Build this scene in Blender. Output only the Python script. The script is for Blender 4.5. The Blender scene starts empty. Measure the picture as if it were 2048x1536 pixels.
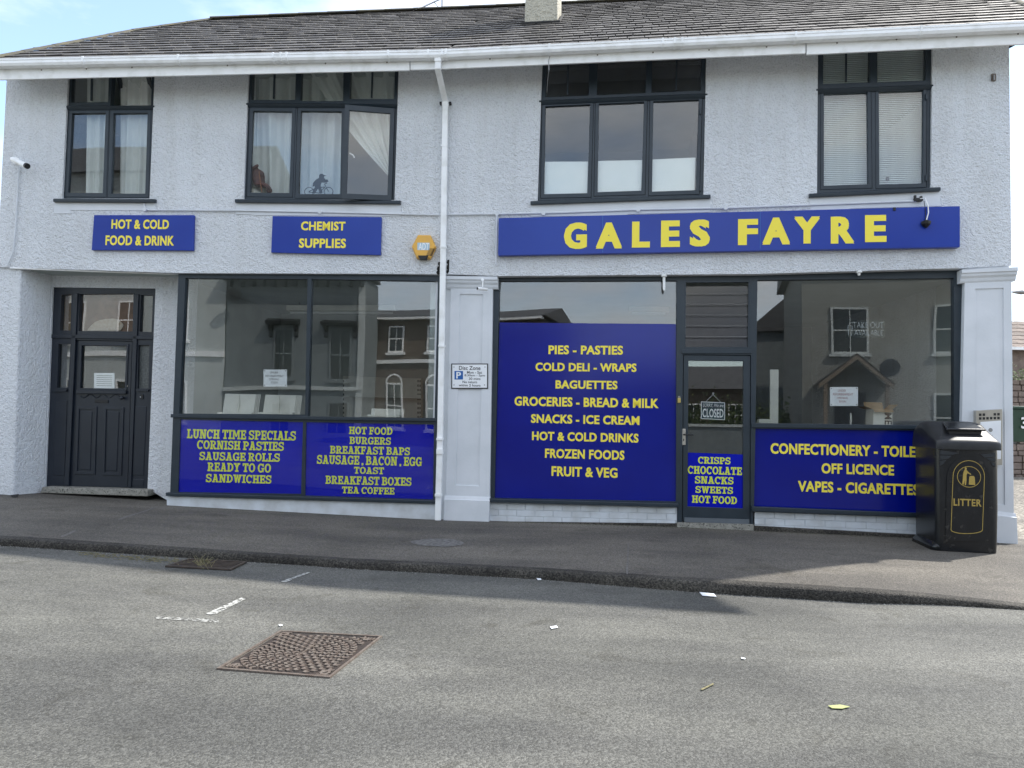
import bpy, bmesh, math, random
from mathutils import Vector, Matrix
from mathutils.geometry import tessellate_polygon
R_ = math.radians
random.seed(7)
scene = bpy.context.scene
COL = scene.collection

# ------------------------------------------------------------------ camera
CAMZ = 1.5
FPX = 1480.0
TILT, ROLL = R_(2.49), R_(1.142)
CF = Vector((0, math.cos(TILT), math.sin(TILT)))
_up = Vector((0, -math.sin(TILT), math.cos(TILT)))
CR = Vector((1, 0, 0)) * math.cos(ROLL) + _up * math.sin(ROLL)
CU = -Vector((1, 0, 0)) * math.sin(ROLL) + _up * math.cos(ROLL)
cam_d = bpy.data.cameras.new('camera')
cam = bpy.data.objects.new('camera', cam_d)
COL.objects.link(cam)
cam_d.sensor_width = 36
cam_d.lens = FPX / 2048 * 36
cam_d.clip_end = 2000
cam.matrix_world = Matrix((
    (CR.x, CU.x, -CF.x, 0), (CR.y, CU.y, -CF.y, 0), (CR.z, CU.z, -CF.z, CAMZ), (0, 0, 0, 1)))
scene.camera = cam

# ------------------------------------------------------------------ light
SUN = Vector((4.25, 2.4, 5.9)).normalized()          # towards the sun
SUN_EL = math.asin(SUN.z)
SUN_AZ = math.atan2(SUN.x, SUN.y)
world = bpy.data.worlds.new("World")
scene.world = world
world.use_nodes = True
wn, wl = world.node_tree.nodes, world.node_tree.links
wn.clear()
wo = wn.new('ShaderNodeOutputWorld')
bg = wn.new('ShaderNodeBackground')
bg.inputs['Strength'].default_value = 0.13
sky = wn.new('ShaderNodeTexSky')
sky.sky_type = 'NISHITA'
sky.sun_disc = False
sky.sun_elevation = SUN_EL
sky.sun_rotation = SUN_AZ
sky.dust_density = 0.3
tc = wn.new('ShaderNodeTexCoord')
mp = wn.new('ShaderNodeMapping')
mp.inputs['Scale'].default_value = (1.0, 1.0, 2.6)
mp.inputs['Location'].default_value = (7.7, 3.3, 2.1)
nz = wn.new('ShaderNodeTexNoise')
nz.inputs['Scale'].default_value = 1.7
nz.inputs['Detail'].default_value = 7
nz.inputs['Roughness'].default_value = 0.55
rp = wn.new('ShaderNodeValToRGB')
rp.color_ramp.elements[0].position = 0.40
rp.color_ramp.elements[0].color = (0.06, 0.06, 0.06, 1)
rp.color_ramp.elements[1].position = 0.60
rp.color_ramp.elements[1].color = (1, 1, 1, 1)
mxc = wn.new('ShaderNodeMix')
mxc.data_type = 'RGBA'
mxc.inputs['B'].default_value = (5.1, 5.15, 5.25, 1)
wl.new(tc.outputs['Generated'], mp.inputs['Vector'])
wl.new(mp.outputs[0], nz.inputs['Vector'])
wl.new(nz.outputs['Fac'], rp.inputs[0])
wl.new(rp.outputs[0], mxc.inputs['Factor'])
wl.new(sky.outputs[0], mxc.inputs['A'])
wl.new(mxc.outputs['Result'], bg.inputs['Color'])
wl.new(bg.outputs[0], wo.inputs[0])
sun_d = bpy.data.lights.new('sun', 'SUN')
sun_d.energy = 2.35
sun_d.angle = R_(1.0)
sun_d.color = (1.0, 0.955, 0.88)
sun = bpy.data.objects.new('sun', sun_d)
sun.rotation_euler = SUN.to_track_quat('Z', 'Y').to_euler()
COL.objects.link(sun)
vs = scene.view_settings
vs.view_transform = 'Standard'
vs.look = 'None'
vs.gamma = 1
vs.exposure = 1.45
vs.use_curve_mapping = False
scene.cycles.max_bounces = 8
scene.cycles.transparent_max_bounces = 12

# ------------------------------------------------------------------ materials
def mat(name, col, rough=0.6, col2=None, scale=8.0, bump=0.0, bscale=60.0, bdist=0.01, metal=0.0,
        coat=0.0, spec=0.5, rnd=0.0, lo=0.35, hi=0.65, detail=5, speck=None, trans=0.0, emis=0.0):
    m = bpy.data.materials.new(name)
    m.use_nodes = True
    n, l = m.node_tree.nodes, m.node_tree.links
    b = n['Principled BSDF']
    b.inputs['Roughness'].default_value = rough
    b.inputs['Metallic'].default_value = metal
    b.inputs['Coat Weight'].default_value = coat
    b.inputs['Specular IOR Level'].default_value = spec
    b.inputs['Base Color'].default_value = (*col, 1)
    t = n.new('ShaderNodeTexCoord')
    src = None
    if col2 is None:
        col2 = tuple(c * 0.86 for c in col)
    z = n.new('ShaderNodeTexNoise'); z.inputs['Scale'].default_value = scale; z.inputs['Detail'].default_value = detail
    l.new(t.outputs['Object'], z.inputs['Vector'])
    r = n.new('ShaderNodeValToRGB')
    r.color_ramp.elements[0].position = lo; r.color_ramp.elements[0].color = (*col, 1)
    r.color_ramp.elements[1].position = hi; r.color_ramp.elements[1].color = (*col2, 1)
    l.new(z.outputs['Fac'], r.inputs[0]); src = r.outputs[0]
    if speck:
        sc, colS, thr = speck
        v = n.new('ShaderNodeTexNoise'); v.inputs['Scale'].default_value = sc; v.inputs['Detail'].default_value = 2
        l.new(t.outputs['Object'], v.inputs['Vector'])
        r2 = n.new('ShaderNodeValToRGB'); r2.color_ramp.elements[0].position = thr; r2.color_ramp.elements[1].position = thr + 0.07
        l.new(v.outputs['Fac'], r2.inputs[0])
        mx = n.new('ShaderNodeMix'); mx.data_type = 'RGBA'; mx.inputs['B'].default_value = (*colS, 1)
        l.new(r2.outputs[0], mx.inputs['Factor']); l.new(src, mx.inputs['A']); src = mx.outputs['Result']
    if rnd:
        oi = n.new('ShaderNodeObjectInfo'); ge = n.new('ShaderNodeNewGeometry')
        ad = n.new('ShaderNodeMath'); ad.operation = 'ADD'
        l.new(oi.outputs['Random'], ad.inputs[0]); l.new(ge.outputs['Random Per Island'], ad.inputs[1])
        fr = n.new('ShaderNodeMath'); fr.operation = 'FRACT'; l.new(ad.outputs[0], fr.inputs[0])
        mr = n.new('ShaderNodeMapRange'); mr.inputs['To Min'].default_value = 1 - rnd; mr.inputs['To Max'].default_value = 1 + rnd
        l.new(fr.outputs[0], mr.inputs['Value'])
        vm = n.new('ShaderNodeVectorMath'); vm.operation = 'SCALE'
        l.new(src, vm.inputs[0]); l.new(mr.outputs[0], vm.inputs['Scale']); src = vm.outputs[0]
    l.new(src, b.inputs['Base Color'])
    if bump:
        z2 = n.new('ShaderNodeTexNoise'); z2.inputs['Scale'].default_value = bscale; z2.inputs['Detail'].default_value = 3
        l.new(t.outputs['Object'], z2.inputs['Vector'])
        bm = n.new('ShaderNodeBump'); bm.inputs['Strength'].default_value = bump; bm.inputs['Distance'].default_value = bdist
        l.new(z2.outputs['Fac'], bm.inputs['Height']); l.new(bm.outputs[0], b.inputs['Normal'])
    if emis:
        b.inputs['Emission Color'].default_value = (*col, 1); b.inputs['Emission Strength'].default_value = emis
    if trans:
        tr = n.new('ShaderNodeBsdfTranslucent'); l.new(src, tr.inputs['Color'])
        ms = n.new('ShaderNodeMixShader'); ms.inputs[0].default_value = trans
        o = n['Material Output']
        l.new(b.outputs[0], ms.inputs[1]); l.new(tr.outputs[0], ms.inputs[2]); l.new(ms.outputs[0], o.inputs[0])
    return m

def glass_mat(name, tint=(0.955, 0.968, 0.965), rough=0.0, refl=1.8, base=0.01):
    m = bpy.data.materials.new(name); m.use_nodes = True
    n, l = m.node_tree.nodes, m.node_tree.links
    n.remove(n['Principled BSDF'])
    o = n['Material Output']
    t = n.new('ShaderNodeBsdfTransparent'); t.inputs[0].default_value = (*tint, 1)
    g = n.new('ShaderNodeBsdfGlossy'); g.inputs['Roughness'].default_value = rough
    ge = n.new('ShaderNodeNewGeometry'); dt = n.new('ShaderNodeVectorMath'); dt.operation = 'DOT_PRODUCT'
    l.new(ge.outputs['Normal'], dt.inputs[0]); l.new(ge.outputs['Incoming'], dt.inputs[1])
    def M_(op, a, b=None, c=None):
        x = n.new('ShaderNodeMath'); x.operation = op
        for i, q in enumerate((a, b, c)):
            if q is None: continue
            if isinstance(q, (int, float)): x.inputs[i].default_value = q
            else: l.new(q, x.inputs[i])
        return x.outputs[0]
    sch = M_('MULTIPLY_ADD', M_('POWER', M_('SUBTRACT', 1.0, M_('ABSOLUTE', dt.outputs['Value'])), 5.0), .96, .04)
    mu = n.new('ShaderNodeMath'); mu.operation = 'MULTIPLY_ADD'; mu.inputs[1].default_value = refl; mu.inputs[2].default_value = base; mu.use_clamp = True
    ms = n.new('ShaderNodeMixShader')
    # gently uneven panes
    tc_ = n.new('ShaderNodeTexCoord'); z = n.new('ShaderNodeTexNoise'); z.inputs['Scale'].default_value = 0.9; z.inputs['Detail'].default_value = 0
    bm = n.new('ShaderNodeBump'); bm.inputs['Strength'].default_value = 0.25; bm.inputs['Distance'].default_value = 0.012
    l.new(tc_.outputs['Object'], z.inputs['Vector']); l.new(z.outputs['Fac'], bm.inputs['Height']); l.new(bm.outputs[0], g.inputs['Normal'])
    l.new(sch, mu.inputs[0]); l.new(mu.outputs[0], ms.inputs[0]); l.new(t.outputs[0], ms.inputs[1]); l.new(g.outputs[0], ms.inputs[2])
    l.new(ms.outputs[0], o.inputs[0])
    return m

M = {}
def render_mat(name, col, amount, sc=55.0, dist=0.02, pit_shade=.80):
    """roughcast: lumpy render with pits"""
    m = bpy.data.materials.new(name); m.use_nodes = True
    n, l = m.node_tree.nodes, m.node_tree.links
    b = n['Principled BSDF']; b.inputs['Roughness'].default_value = 0.72
    t = n.new('ShaderNodeTexCoord')
    v = n.new('ShaderNodeTexNoise'); v.inputs['Scale'].default_value = sc; v.inputs['Detail'].default_value = 4; v.inputs['Distortion'].default_value = 0.0
    v2 = n.new('ShaderNodeTexNoise'); v2.inputs['Scale'].default_value = sc * 0.4; v2.inputs['Detail'].default_value = 3
    big = n.new('ShaderNodeTexNoise'); big.inputs['Scale'].default_value = 0.9; big.inputs['Detail'].default_value = 6
    for x in (v, v2, big): l.new(t.outputs['Object'], x.inputs['Vector'])
    ad = n.new('ShaderNodeMath'); ad.operation = 'ADD'; l.new(v.outputs['Fac'], ad.inputs[0]); l.new(v2.outputs['Fac'], ad.inputs[1])
    bm = n.new('ShaderNodeBump'); bm.inputs['Strength'].default_value = amount; bm.inputs['Distance'].default_value = dist
    l.new(ad.outputs[0], bm.inputs['Height']); l.new(bm.outputs[0], b.inputs['Normal'])
    r = n.new('ShaderNodeValToRGB')
    r.color_ramp.elements[0].position = 0.36; r.color_ramp.elements[0].color = (*[c * 0.95 for c in col], 1)
    r.color_ramp.elements[1].position = 0.62; r.color_ramp.elements[1].color = (*[min(1, c * 1.05) for c in col], 1)
    l.new(big.outputs['Fac'], r.inputs[0])
    r2 = n.new('ShaderNodeValToRGB')   # pits darkened in the colour, painted shading so the bumps show
    r2.color_ramp.elements[0].position = 0.33; r2.color_ramp.elements[0].color = (pit_shade, pit_shade, pit_shade, 1)
    r2.color_ramp.elements[1].position = 0.50; r2.color_ramp.elements[1].color = (1, 1, 1, 1)
    l.new(v.outputs['Fac'], r2.inputs[0])
    mps = n.new('ShaderNodeMapping'); mps.inputs['Scale'].default_value = (5, 5, .35); l.new(t.outputs['Object'], mps.inputs['Vector'])
    zs = n.new('ShaderNodeTexNoise'); zs.inputs['Scale'].default_value = 1.3; zs.inputs['Detail'].default_value = 7; l.new(mps.outputs[0], zs.inputs['Vector'])
    rs_ = n.new('ShaderNodeValToRGB'); rs_.color_ramp.elements[0].position = .34; rs_.color_ramp.elements[0].color = (.955, .95, .94, 1); rs_.color_ramp.elements[1].position = .52; rs_.color_ramp.elements[1].color = (1, 1, 1, 1); l.new(zs.outputs['Fac'], rs_.inputs[0])
    mxs = n.new('ShaderNodeMix'); mxs.data_type = 'RGBA'; mxs.blend_type = 'MULTIPLY'; mxs.inputs['Factor'].default_value = 1.0
    l.new(r.outputs[0], mxs.inputs['A']); l.new(rs_.outputs[0], mxs.inputs['B'])
    mx = n.new('ShaderNodeMix'); mx.data_type = 'RGBA'; mx.blend_type = 'MULTIPLY'; mx.inputs['Factor'].default_value = 0.75
    l.new(mxs.outputs['Result'], mx.inputs['A']); l.new(r2.outputs[0], mx.inputs['B']); l.new(mx.outputs['Result'], b.inputs['Base Color'])
    return m

WALLC = (0.76, 0.785, 0.815)
M['rough'] = render_mat('roughcast', WALLC, 1.0, 55, 0.026)
M['smooth'] = mat('smooth_render', (0.70, 0.725, 0.76), 0.65, (0.63, 0.66, 0.69), 3, 0.25, 40, 0.004)
M['plinth'] = mat('painted_plinth', (0.68, 0.72, 0.76), 0.6, (0.54, 0.56, 0.57), 5, 0.3, 30, 0.006)
M['dark'] = mat('dark_paint', (0.016, 0.027, 0.038), 0.38, (0.022, 0.034, 0.046), 6, 0.25, 25, 0.003)
M['door'] = mat('door_paint', (0.010, 0.015, 0.025), 0.36, (0.013, 0.019, 0.030), 5, 0.2, 20, 0.003)
M['white'] = mat('white_upvc', (0.92, 0.93, 0.93), 0.38, (0.74, 0.745, 0.72), 7, lo=.48, hi=.78, detail=9)
M['blue'] = mat('blue_vinyl', (0.001, 0.006, 0.20), 0.16, (0.0015, 0.009, 0.235), 1.2, spec=.4)
M['bluesign'] = mat('blue_sign_face', (0.010, 0.036, 0.29), 0.26, (0.014, 0.046, 0.33), 1.2, spec=.4)
M['yellow'] = mat('yellow_print', (0.95, 0.80, 0.07), 0.5, (0.94, 0.78, 0.07), 3)
M['lime'] = mat('lime_print', (0.70, 0.78, 0.05), 0.4, (0.66, 0.74, 0.05), 3)
M['bluebright'] = mat('bright_blue_vinyl', (0.001, 0.004, 0.36), 0.25, (0.002, 0.010, 0.42), 1.0, spec=.2)
M['glass'] = glass_mat('window_glass', refl=2.2, base=0.03)
M['glass_up'] = glass_mat('upstairs_glass', refl=1.7, base=0.015)
M['glass_low'] = glass_mat('low_glass', (.985, .985, .985), refl=.75, base=0.0)
M['obscure'] = mat('obscure_glass', (0.06, 0.07, 0.07), 0.2, (0.10, 0.11, 0.11), 40, 0.8, 90, 0.006)
M['slate'] = mat('slate', (0.072, 0.067, 0.068), 0.6, (0.125, 0.117, 0.106), 9, 0.5, 30, 0.008, rnd=0.27, speck=(14, (0.155, 0.148, 0.128), 0.64))
M['underlay'] = mat('roof_underlay', (0.035, 0.035, 0.035), 0.9)
M['ridge'] = mat('ridge_tile', (0.08, 0.08, 0.075), 0.8, (0.13, 0.115, 0.07), 6, 0.4, 30, 0.01)
M['chimney'] = render_mat('pebbledash', (0.50, 0.47, 0.38), 1.0, 34, 0.03)
M['metal'] = mat('galvanised', (0.35, 0.35, 0.35), 0.45, metal=0.8)
M['brass'] = mat('brass', (0.55, 0.42, 0.15), 0.35, metal=0.9)
M['steel'] = mat('steel', (0.5, 0.47, 0.42), 0.35, metal=0.85)
M['black'] = mat('black_plastic', (0.006, 0.007, 0.009), 0.26, (0.010, 0.011, 0.013), 9, 0.15, 80, 0.002, speck=(16, (0.035, 0.034, 0.032), 0.64))
M['blk'] = mat('black', (0.01, 0.01, 0.011), 0.5)
M['gold'] = mat('gold_print', (0.42, 0.30, 0.07), 0.4)
M['paper'] = mat('paper', (0.88, 0.90, 0.92), 0.7, (0.84, 0.86, 0.88), 6)
M['ink'] = mat('ink', (0.03, 0.03, 0.035), 0.6)
M['redink'] = mat('red_ink', (0.30, 0.04, 0.04), 0.6)
M['pblue'] = mat('parking_blue', (0.01, 0.12, 0.42), 0.4)
M['orange'] = mat('alarm_orange', (0.80, 0.44, 0.06), 0.35, (0.74, 0.40, 0.07), 12)
M['ltblue'] = mat('sticker_blue', (0.45, 0.62, 0.72), 0.5)
M['curtain'] = mat('curtain', (0.86, 0.89, 0.86), 0.85, (0.80, 0.84, 0.81), 5, trans=0.25)
M['blind'] = mat('blind_slat', (0.78, 0.84, 0.82), 0.5)
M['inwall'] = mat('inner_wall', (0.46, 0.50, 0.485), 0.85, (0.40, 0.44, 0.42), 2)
M['infloor'] = mat('inner_floor', (0.16, 0.14, 0.12), 0.6)
M['film'] = mat('frosted_film', (0.90, 0.92, 0.88), 0.5, (0.85, 0.88, 0.84), 4)
M['board'] = mat('shelf_white', (0.75, 0.74, 0.66), 0.5, (0.68, 0.67, 0.6), 8)
M['card'] = mat('cardboard', (0.38, 0.25, 0.13), 0.8)
M['wood'] = mat('brown_wood', (0.17, 0.085, 0.045), 0.6, (0.23, 0.12, 0.07), 12)
M['peel'] = mat('peeled_paper', (0.50, 0.38, 0.28), 0.9, (0.60, 0.52, 0.43), 30, 0.5, 40, 0.006)
M['stone'] = mat('stone_step', (0.22, 0.215, 0.19), 0.85, (0.33, 0.32, 0.28), 20, 0.5, 60, 0.006, speck=(50, (0.07, 0.07, 0.06), 0.58))
M['figure'] = mat('figurine_brown', (0.13, 0.055, 0.045), 0.6, (0.06, 0.03, 0.035), 14)
M['iron'] = mat('rusty_iron', (0.120, 0.090, 0.073), 0.6, (0.17, 0.145, 0.122), 25, 0.5, 90, 0.004, metal=0.15)
M['irondark'] = mat('grate_iron', (0.045, 0.036, 0.03), 0.7, (0.08, 0.06, 0.045), 20, 0.4, 70, 0.004)
M['pit'] = mat('pit_black', (0.012, 0.011, 0.010), 0.9)
M['weed'] = mat('dry_weed', (0.26, 0.22, 0.12), 0.9, (0.12, 0.12, 0.06), 30)
M['leaf'] = mat('pale_leaf', (0.42, 0.45, 0.18), 0.7)
M['neon'] = mat('neon_tube_off', (0.55, 0.58, 0.58), 0.3)

def asphalt(name, base, lightc, speck_hi, big=0.8, bump=0.9, dots=95.0, low=.42, crack=.35):
    m = bpy.data.materials.new(name); m.use_nodes = True
    n, l = m.node_tree.nodes, m.node_tree.links
    b = n['Principled BSDF']; b.inputs['Roughness'].default_value = 0.78; b.inputs['Specular IOR Level'].default_value = 0.35
    t = n.new('ShaderNodeTexCoord')
    def noise(sc, d=3, dist=0.0):
        z = n.new('ShaderNodeTexNoise'); z.inputs['Scale'].default_value = sc; z.inputs['Detail'].default_value = d; z.inputs['Distortion'].default_value = dist
        l.new(t.outputs['Object'], z.inputs['Vector']); return z.outputs['Fac']
    def ramp(src, p0, c0, p1, c1):
        r = n.new('ShaderNodeValToRGB'); r.color_ramp.elements[0].position = p0; r.color_ramp.elements[0].color = (*c0, 1)
        r.color_ramp.elements[1].position = p1; r.color_ramp.elements[1].color = (*c1, 1); l.new(src, r.inputs[0]); return r.outputs[0]
    def mix(f, a, bb, mode='MIX', k=None):
        x = n.new('ShaderNodeMix'); x.data_type = 'RGBA'; x.blend_type = mode
        if k is not None: x.inputs['Factor'].default_value = k
        else: l.new(f, x.inputs['Factor'])
        l.new(a, x.inputs['A']); l.new(bb, x.inputs['B']); return x.outputs['Result']
    big_ = ramp(noise(big, 6, 0.5), 0.36, base, 0.66, lightc)
    vo = n.new('ShaderNodeTexVoronoi'); vo.inputs['Scale'].default_value = dots; l.new(t.outputs['Object'], vo.inputs['Vector'])
    bw = n.new('ShaderNodeRGBToBW'); l.new(vo.outputs['Color'], bw.inputs[0])
    stones = ramp(bw.outputs[0], 0.25, (low,) * 3, 0.85, (speck_hi,) * 3)
    c = mix(None, big_, stones, 'MULTIPLY', 1.0)
    fine = ramp(noise(60, 4), 0.35, (0.80,) * 3, 0.65, (1.2,) * 3)
    c = mix(None, c, fine, 'MULTIPLY', 0.8)
    st = ramp(noise(2.3, 8, 1.2), 0.60, (1, 1, 1), 0.72, (0.74, 0.73, 0.70))
    c = mix(None, c, st, 'MULTIPLY', 1.0)
    # long worn and dusty drifts, oil spots, hairline cracks
    mpg = n.new('ShaderNodeMapping'); mpg.inputs['Scale'].default_value = (.35, 1.25, 1); mpg.inputs['Rotation'].default_value = (0, 0, R_(9)); l.new(t.outputs['Object'], mpg.inputs['Vector'])
    zg = n.new('ShaderNodeTexNoise'); zg.inputs['Scale'].default_value = 1.1; zg.inputs['Detail'].default_value = 9; zg.inputs['Roughness'].default_value = .62; l.new(mpg.outputs[0], zg.inputs['Vector'])
    c = mix(None, c, ramp(zg.outputs['Fac'], .40, (0.80, .80, .81), .66, (1.38, 1.37, 1.33)), 'MULTIPLY', .9)
    vs2 = n.new('ShaderNodeTexVoronoi'); vs2.inputs['Scale'].default_value = 1.15; l.new(t.outputs['Object'], vs2.inputs['Vector'])
    c = mix(None, c, ramp(vs2.outputs['Distance'], .03, (.62, .61, .60), .13, (1, 1, 1)), 'MULTIPLY', .55)
    vc = n.new('ShaderNodeTexVoronoi'); vc.feature = 'DISTANCE_TO_EDGE'; vc.inputs['Scale'].default_value = .42
    dz = n.new('ShaderNodeTexNoise'); dz.inputs['Scale'].default_value = 3; dz.inputs['Detail'].default_value = 6; l.new(t.outputs['Object'], dz.inputs['Vector'])
    va = n.new('ShaderNodeVectorMath'); va.operation = 'MULTIPLY_ADD'; va.inputs[1].default_value = (.5, .5, .5); l.new(dz.outputs['Color'], va.inputs[0]); l.new(t.outputs['Object'], va.inputs[2]); l.new(va.outputs[0], vc.inputs['Vector'])
    c = mix(None, c, ramp(vc.outputs['Distance'], .0, (.55, .55, .55), .006, (1, 1, 1)), 'MULTIPLY', crack)
    l.new(c, b.inputs['Base Color'])
    bm = n.new('ShaderNodeBump'); bm.inputs['Strength'].default_value = bump; bm.inputs['Distance'].default_value = 0.006
    ma = n.new('ShaderNodeMath'); ma.operation = 'SUBTRACT'; l.new(noise(80, 4), ma.inputs[0]); l.new(vo.outputs['Distance'], ma.inputs[1])
    l.new(ma.outputs[0], bm.inputs['Height']); l.new(bm.outputs[0], b.inputs['Normal'])
    return m
M['road'] = asphalt('road_asphalt', (0.088, 0.088, 0.080), (0.128, 0.127, 0.116), 1.45, 0.5, 0.55, 135, .66)
M['pave'] = asphalt('pavement_asphalt', (0.106, 0.097, 0.084), (0.138, 0.126, 0.108), 1.45, 0.9, 0.55, 130, .62)
M['kerb'] = asphalt('kerb_stone', (0.046, 0.042, 0.036), (0.085, 0.078, 0.066), 1.4, 2.0, 1.0, 90)
M['gravel'] = asphalt('gravel', (0.17, 0.155, 0.135), (0.23, 0.21, 0.18), 1.5, 1.0, 1.0, 30)

# ------------------------------------------------------------------ geometry helpers
ORG = {}
class MB:
    def __init__(s): s.v = []; s.f = []; s.sm = False
    def add(s, vs, fs):
        o = len(s.v); s.v += [Vector(v) for v in vs]; s.f += [tuple(i + o for i in f) for f in fs]
    def hexa(s, a, b):
        """a, b: two loops of 4 points"""
        s.add(list(a) + list(b), [(0, 1, 2, 3), (7, 6, 5, 4), (0, 4, 5, 1), (1, 5, 6, 2), (2, 6, 7, 3), (3, 7, 4, 0)])
    def loft(s, rings, caps=True, closed=True):
        n = len(rings[0]); vs = [p for r in rings for p in r]; fs = []
        for i in range(len(rings) - 1):
            for j in range(n if closed else n - 1):
                k = (j + 1) % n
                fs.append((i * n + j, i * n + k, (i + 1) * n + k, (i + 1) * n + j))
        if caps:
            fs.append(tuple(range(n))[::-1]); fs.append(tuple((len(rings) - 1) * n + j for j in range(n)))
        s.add(vs, fs)
    def tube(s, path, r, n=8, rr=None):
        path = [Vector(p) for p in path]; rings = []
        for i, p in enumerate(path):
            d = (path[min(i + 1, len(path) - 1)] - path[max(i - 1, 0)]).normalized()
            a = d.orthogonal().normalized() if i == 0 else (a - d * a.dot(d)).normalized()
            b = d.cross(a); q = rr[i] if rr else r
            rings.append([p + a * math.cos(2 * math.pi * k / n) * q + b * math.sin(2 * math.pi * k / n) * q for k in range(n)])
        s.loft(rings)
    def box(s, c, ax, h):
        """centre, three axes, half sizes"""
        c = Vector(c); X, Y, Z = [Vector(a) * k for a, k in zip(ax, h)]
        s.hexa([c - X - Y - Z, c + X - Y - Z, c + X + Y - Z, c - X + Y - Z], [c - X - Y + Z, c + X - Y + Z, c + X + Y + Z, c - X + Y + Z])
    def disc(s, c, nrm, r, h, n=16):
        c = Vector(c); nrm = Vector(nrm).normalized(); s.tube([c, c + nrm * h], r, n)
    def obj(s, name, m, parent=None, bevel=0.0, smooth=False, origin=None):
        if parent is not None: origin = ORG[parent]
        elif origin is None: origin = Vector((0, 0, 0))
        me = bpy.data.meshes.new(name)
        me.from_pydata([tuple(v - origin) for v in s.v], [], s.f)
        bm = bmesh.new(); bm.from_mesh(me); bmesh.ops.recalc_face_normals(bm, faces=bm.faces); bm.to_mesh(me); bm.free()
        me.materials.append(m if not isinstance(m, str) else M[m])
        o = bpy.data.objects.new(name, me); COL.objects.link(o)
        if parent is not None: o.parent = parent
        else: o.location = origin
        ORG[o] = origin
        if smooth or s.sm:
            me.shade_smooth()
        if bevel:
            b = o.modifiers.new('bevel', 'BEVEL'); b.width = bevel; b.segments = 2; b.limit_method = 'ANGLE'; b.angle_limit = R_(40)
        return o
def tag(o, label=None, cat=None, group=None, kind=None):
    if label: o['label'] = label
    if cat: o['category'] = cat
    if group: o['group'] = group
    if kind: o['kind'] = kind
    return o
def thing(name, label, cat, loc=(0, 0, 0), group=None):
    o = bpy.data.objects.new(name, None); o.empty_display_size = 0.2; COL.objects.link(o)
    o.location = loc; ORG[o] = Vector(loc)
    return tag(o, label, cat, group)

# --- measured from the photograph: sight lines meeting the real planes of the place
CAM = Vector((0, 0, CAMZ))
def ray(px, py): return (CF + CR * ((px - 1024) / FPX) + CU * (-(py - 768) / FPX)).normalized()
def hitp(px, py, P, N):
    d = ray(px, py); t = (P - CAM).dot(N) / d.dot(N); return CAM + d * t
def hitz(px, py, z): return hitp(px, py, Vector((0, 0, z)), Vector((0, 0, 1)))
PIV = hitp(885, 800, Vector((0, 9.35, 0)), Vector((0, 1, 0))); PIV.z = 0
AZ = {'L': R_(3.0), 'R': R_(8.0)}
UV = {s: Vector((math.cos(a), -math.sin(a), 0)) for s, a in AZ.items()}
NV = {s: Vector((-math.sin(a), -math.cos(a), 0)) for s, a in AZ.items()}
ZV = Vector((0, 0, 1))
def P(side, u, z, off=0.0): return PIV + UV[side] * u + NV[side] * off + ZV * z
def UZ(side, px, py, off=0.0):
    h = hitp(px, py, PIV + NV[side] * off, NV[side]); r = h - PIV
    return (r.dot(UV[side]), h.z)
def rect(x0, y0, x1, y1): return [(x0, y0), (x1, y0), (x1, y1), (x0, y1)]
def quz(side, q, off): return [UZ(side, x, y, off) for x, y in q]
def qslab(mb, side, q, o0, o1):
    """solid slab whose front face (at offset o1) covers the four points q"""
    c = quz(side, q, o1)
    mb.hexa([P(side, u, z, o0) for u, z in c], [P(side, u, z, o1) for u, z in c])
def slab(mb, side, outer, holes, o0, o1):
    """slab in wall coordinates with holes"""
    loops = [outer] + holes; flat = [p for lp in loops for p in lp]
    tris = tessellate_polygon([[Vector((u, z, 0)) for u, z in lp] for lp in loops])
    n = len(flat)
    vs = [P(side, u, z, o1) for u, z in flat] + [P(side, u, z, o0) for u, z in flat]
    fs = [tuple(t) for t in tris] + [tuple(i + n for i in t[::-1]) for t in tris]
    k = 0
    for lp in loops:
        m = len(lp)
        for i in range(m):
            j = (i + 1) % m; fs.append((k + i, k + j, n + k + j, n + k + i))
        k += m
    mb.add(vs, fs)
def expand(q, d, e=None):
    e = d if e is None else e
    return [(q[0][0] - d, q[0][1] - e), (q[1][0] + d, q[1][1] - e), (q[2][0] + d, q[2][1] + e), (q[3][0] - d, q[3][1] + e)]
def ringpx(mb, side, outer, holes, o0, o1):
    slab(mb, side, quz(side, outer, o1), [quz(side, h, o1) for h in holes], o0, o1)
def sweep(mb, side, prof, a, b):
    """profile [(off,z)] swept between wall positions a=(u,z) and b=(u,z)"""
    mb.loft([[P(side, a[0], a[1] + z, o) for o, z in prof], [P(side, b[0], b[1] + z, o) for o, z in prof]])

# --- lettering
_cache = {}
def glyphs(text, bold, space=1.0):
    key = (text, bold, space)
    if key in _cache: return _cache[key]
    cu = bpy.data.curves.new('t', 'FONT'); cu.body = text; cu.offset = bold; cu.space_character = space; cu.resolution_u = 3; cu.size = 1
    o = bpy.data.objects.new('t', cu); COL.objects.link(o)
    dg = bpy.context.evaluated_depsgraph_get(); me = o.evaluated_get(dg).to_mesh()
    vs = [(v.co.x, v.co.y) for v in me.vertices]; fs = [tuple(p.vertices) for p in me.polygons]
    o.evaluated_get(dg).to_mesh_clear(); bpy.data.objects.remove(o); bpy.data.curves.remove(cu)
    _cache[key] = (vs, fs); return vs, fs
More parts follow.
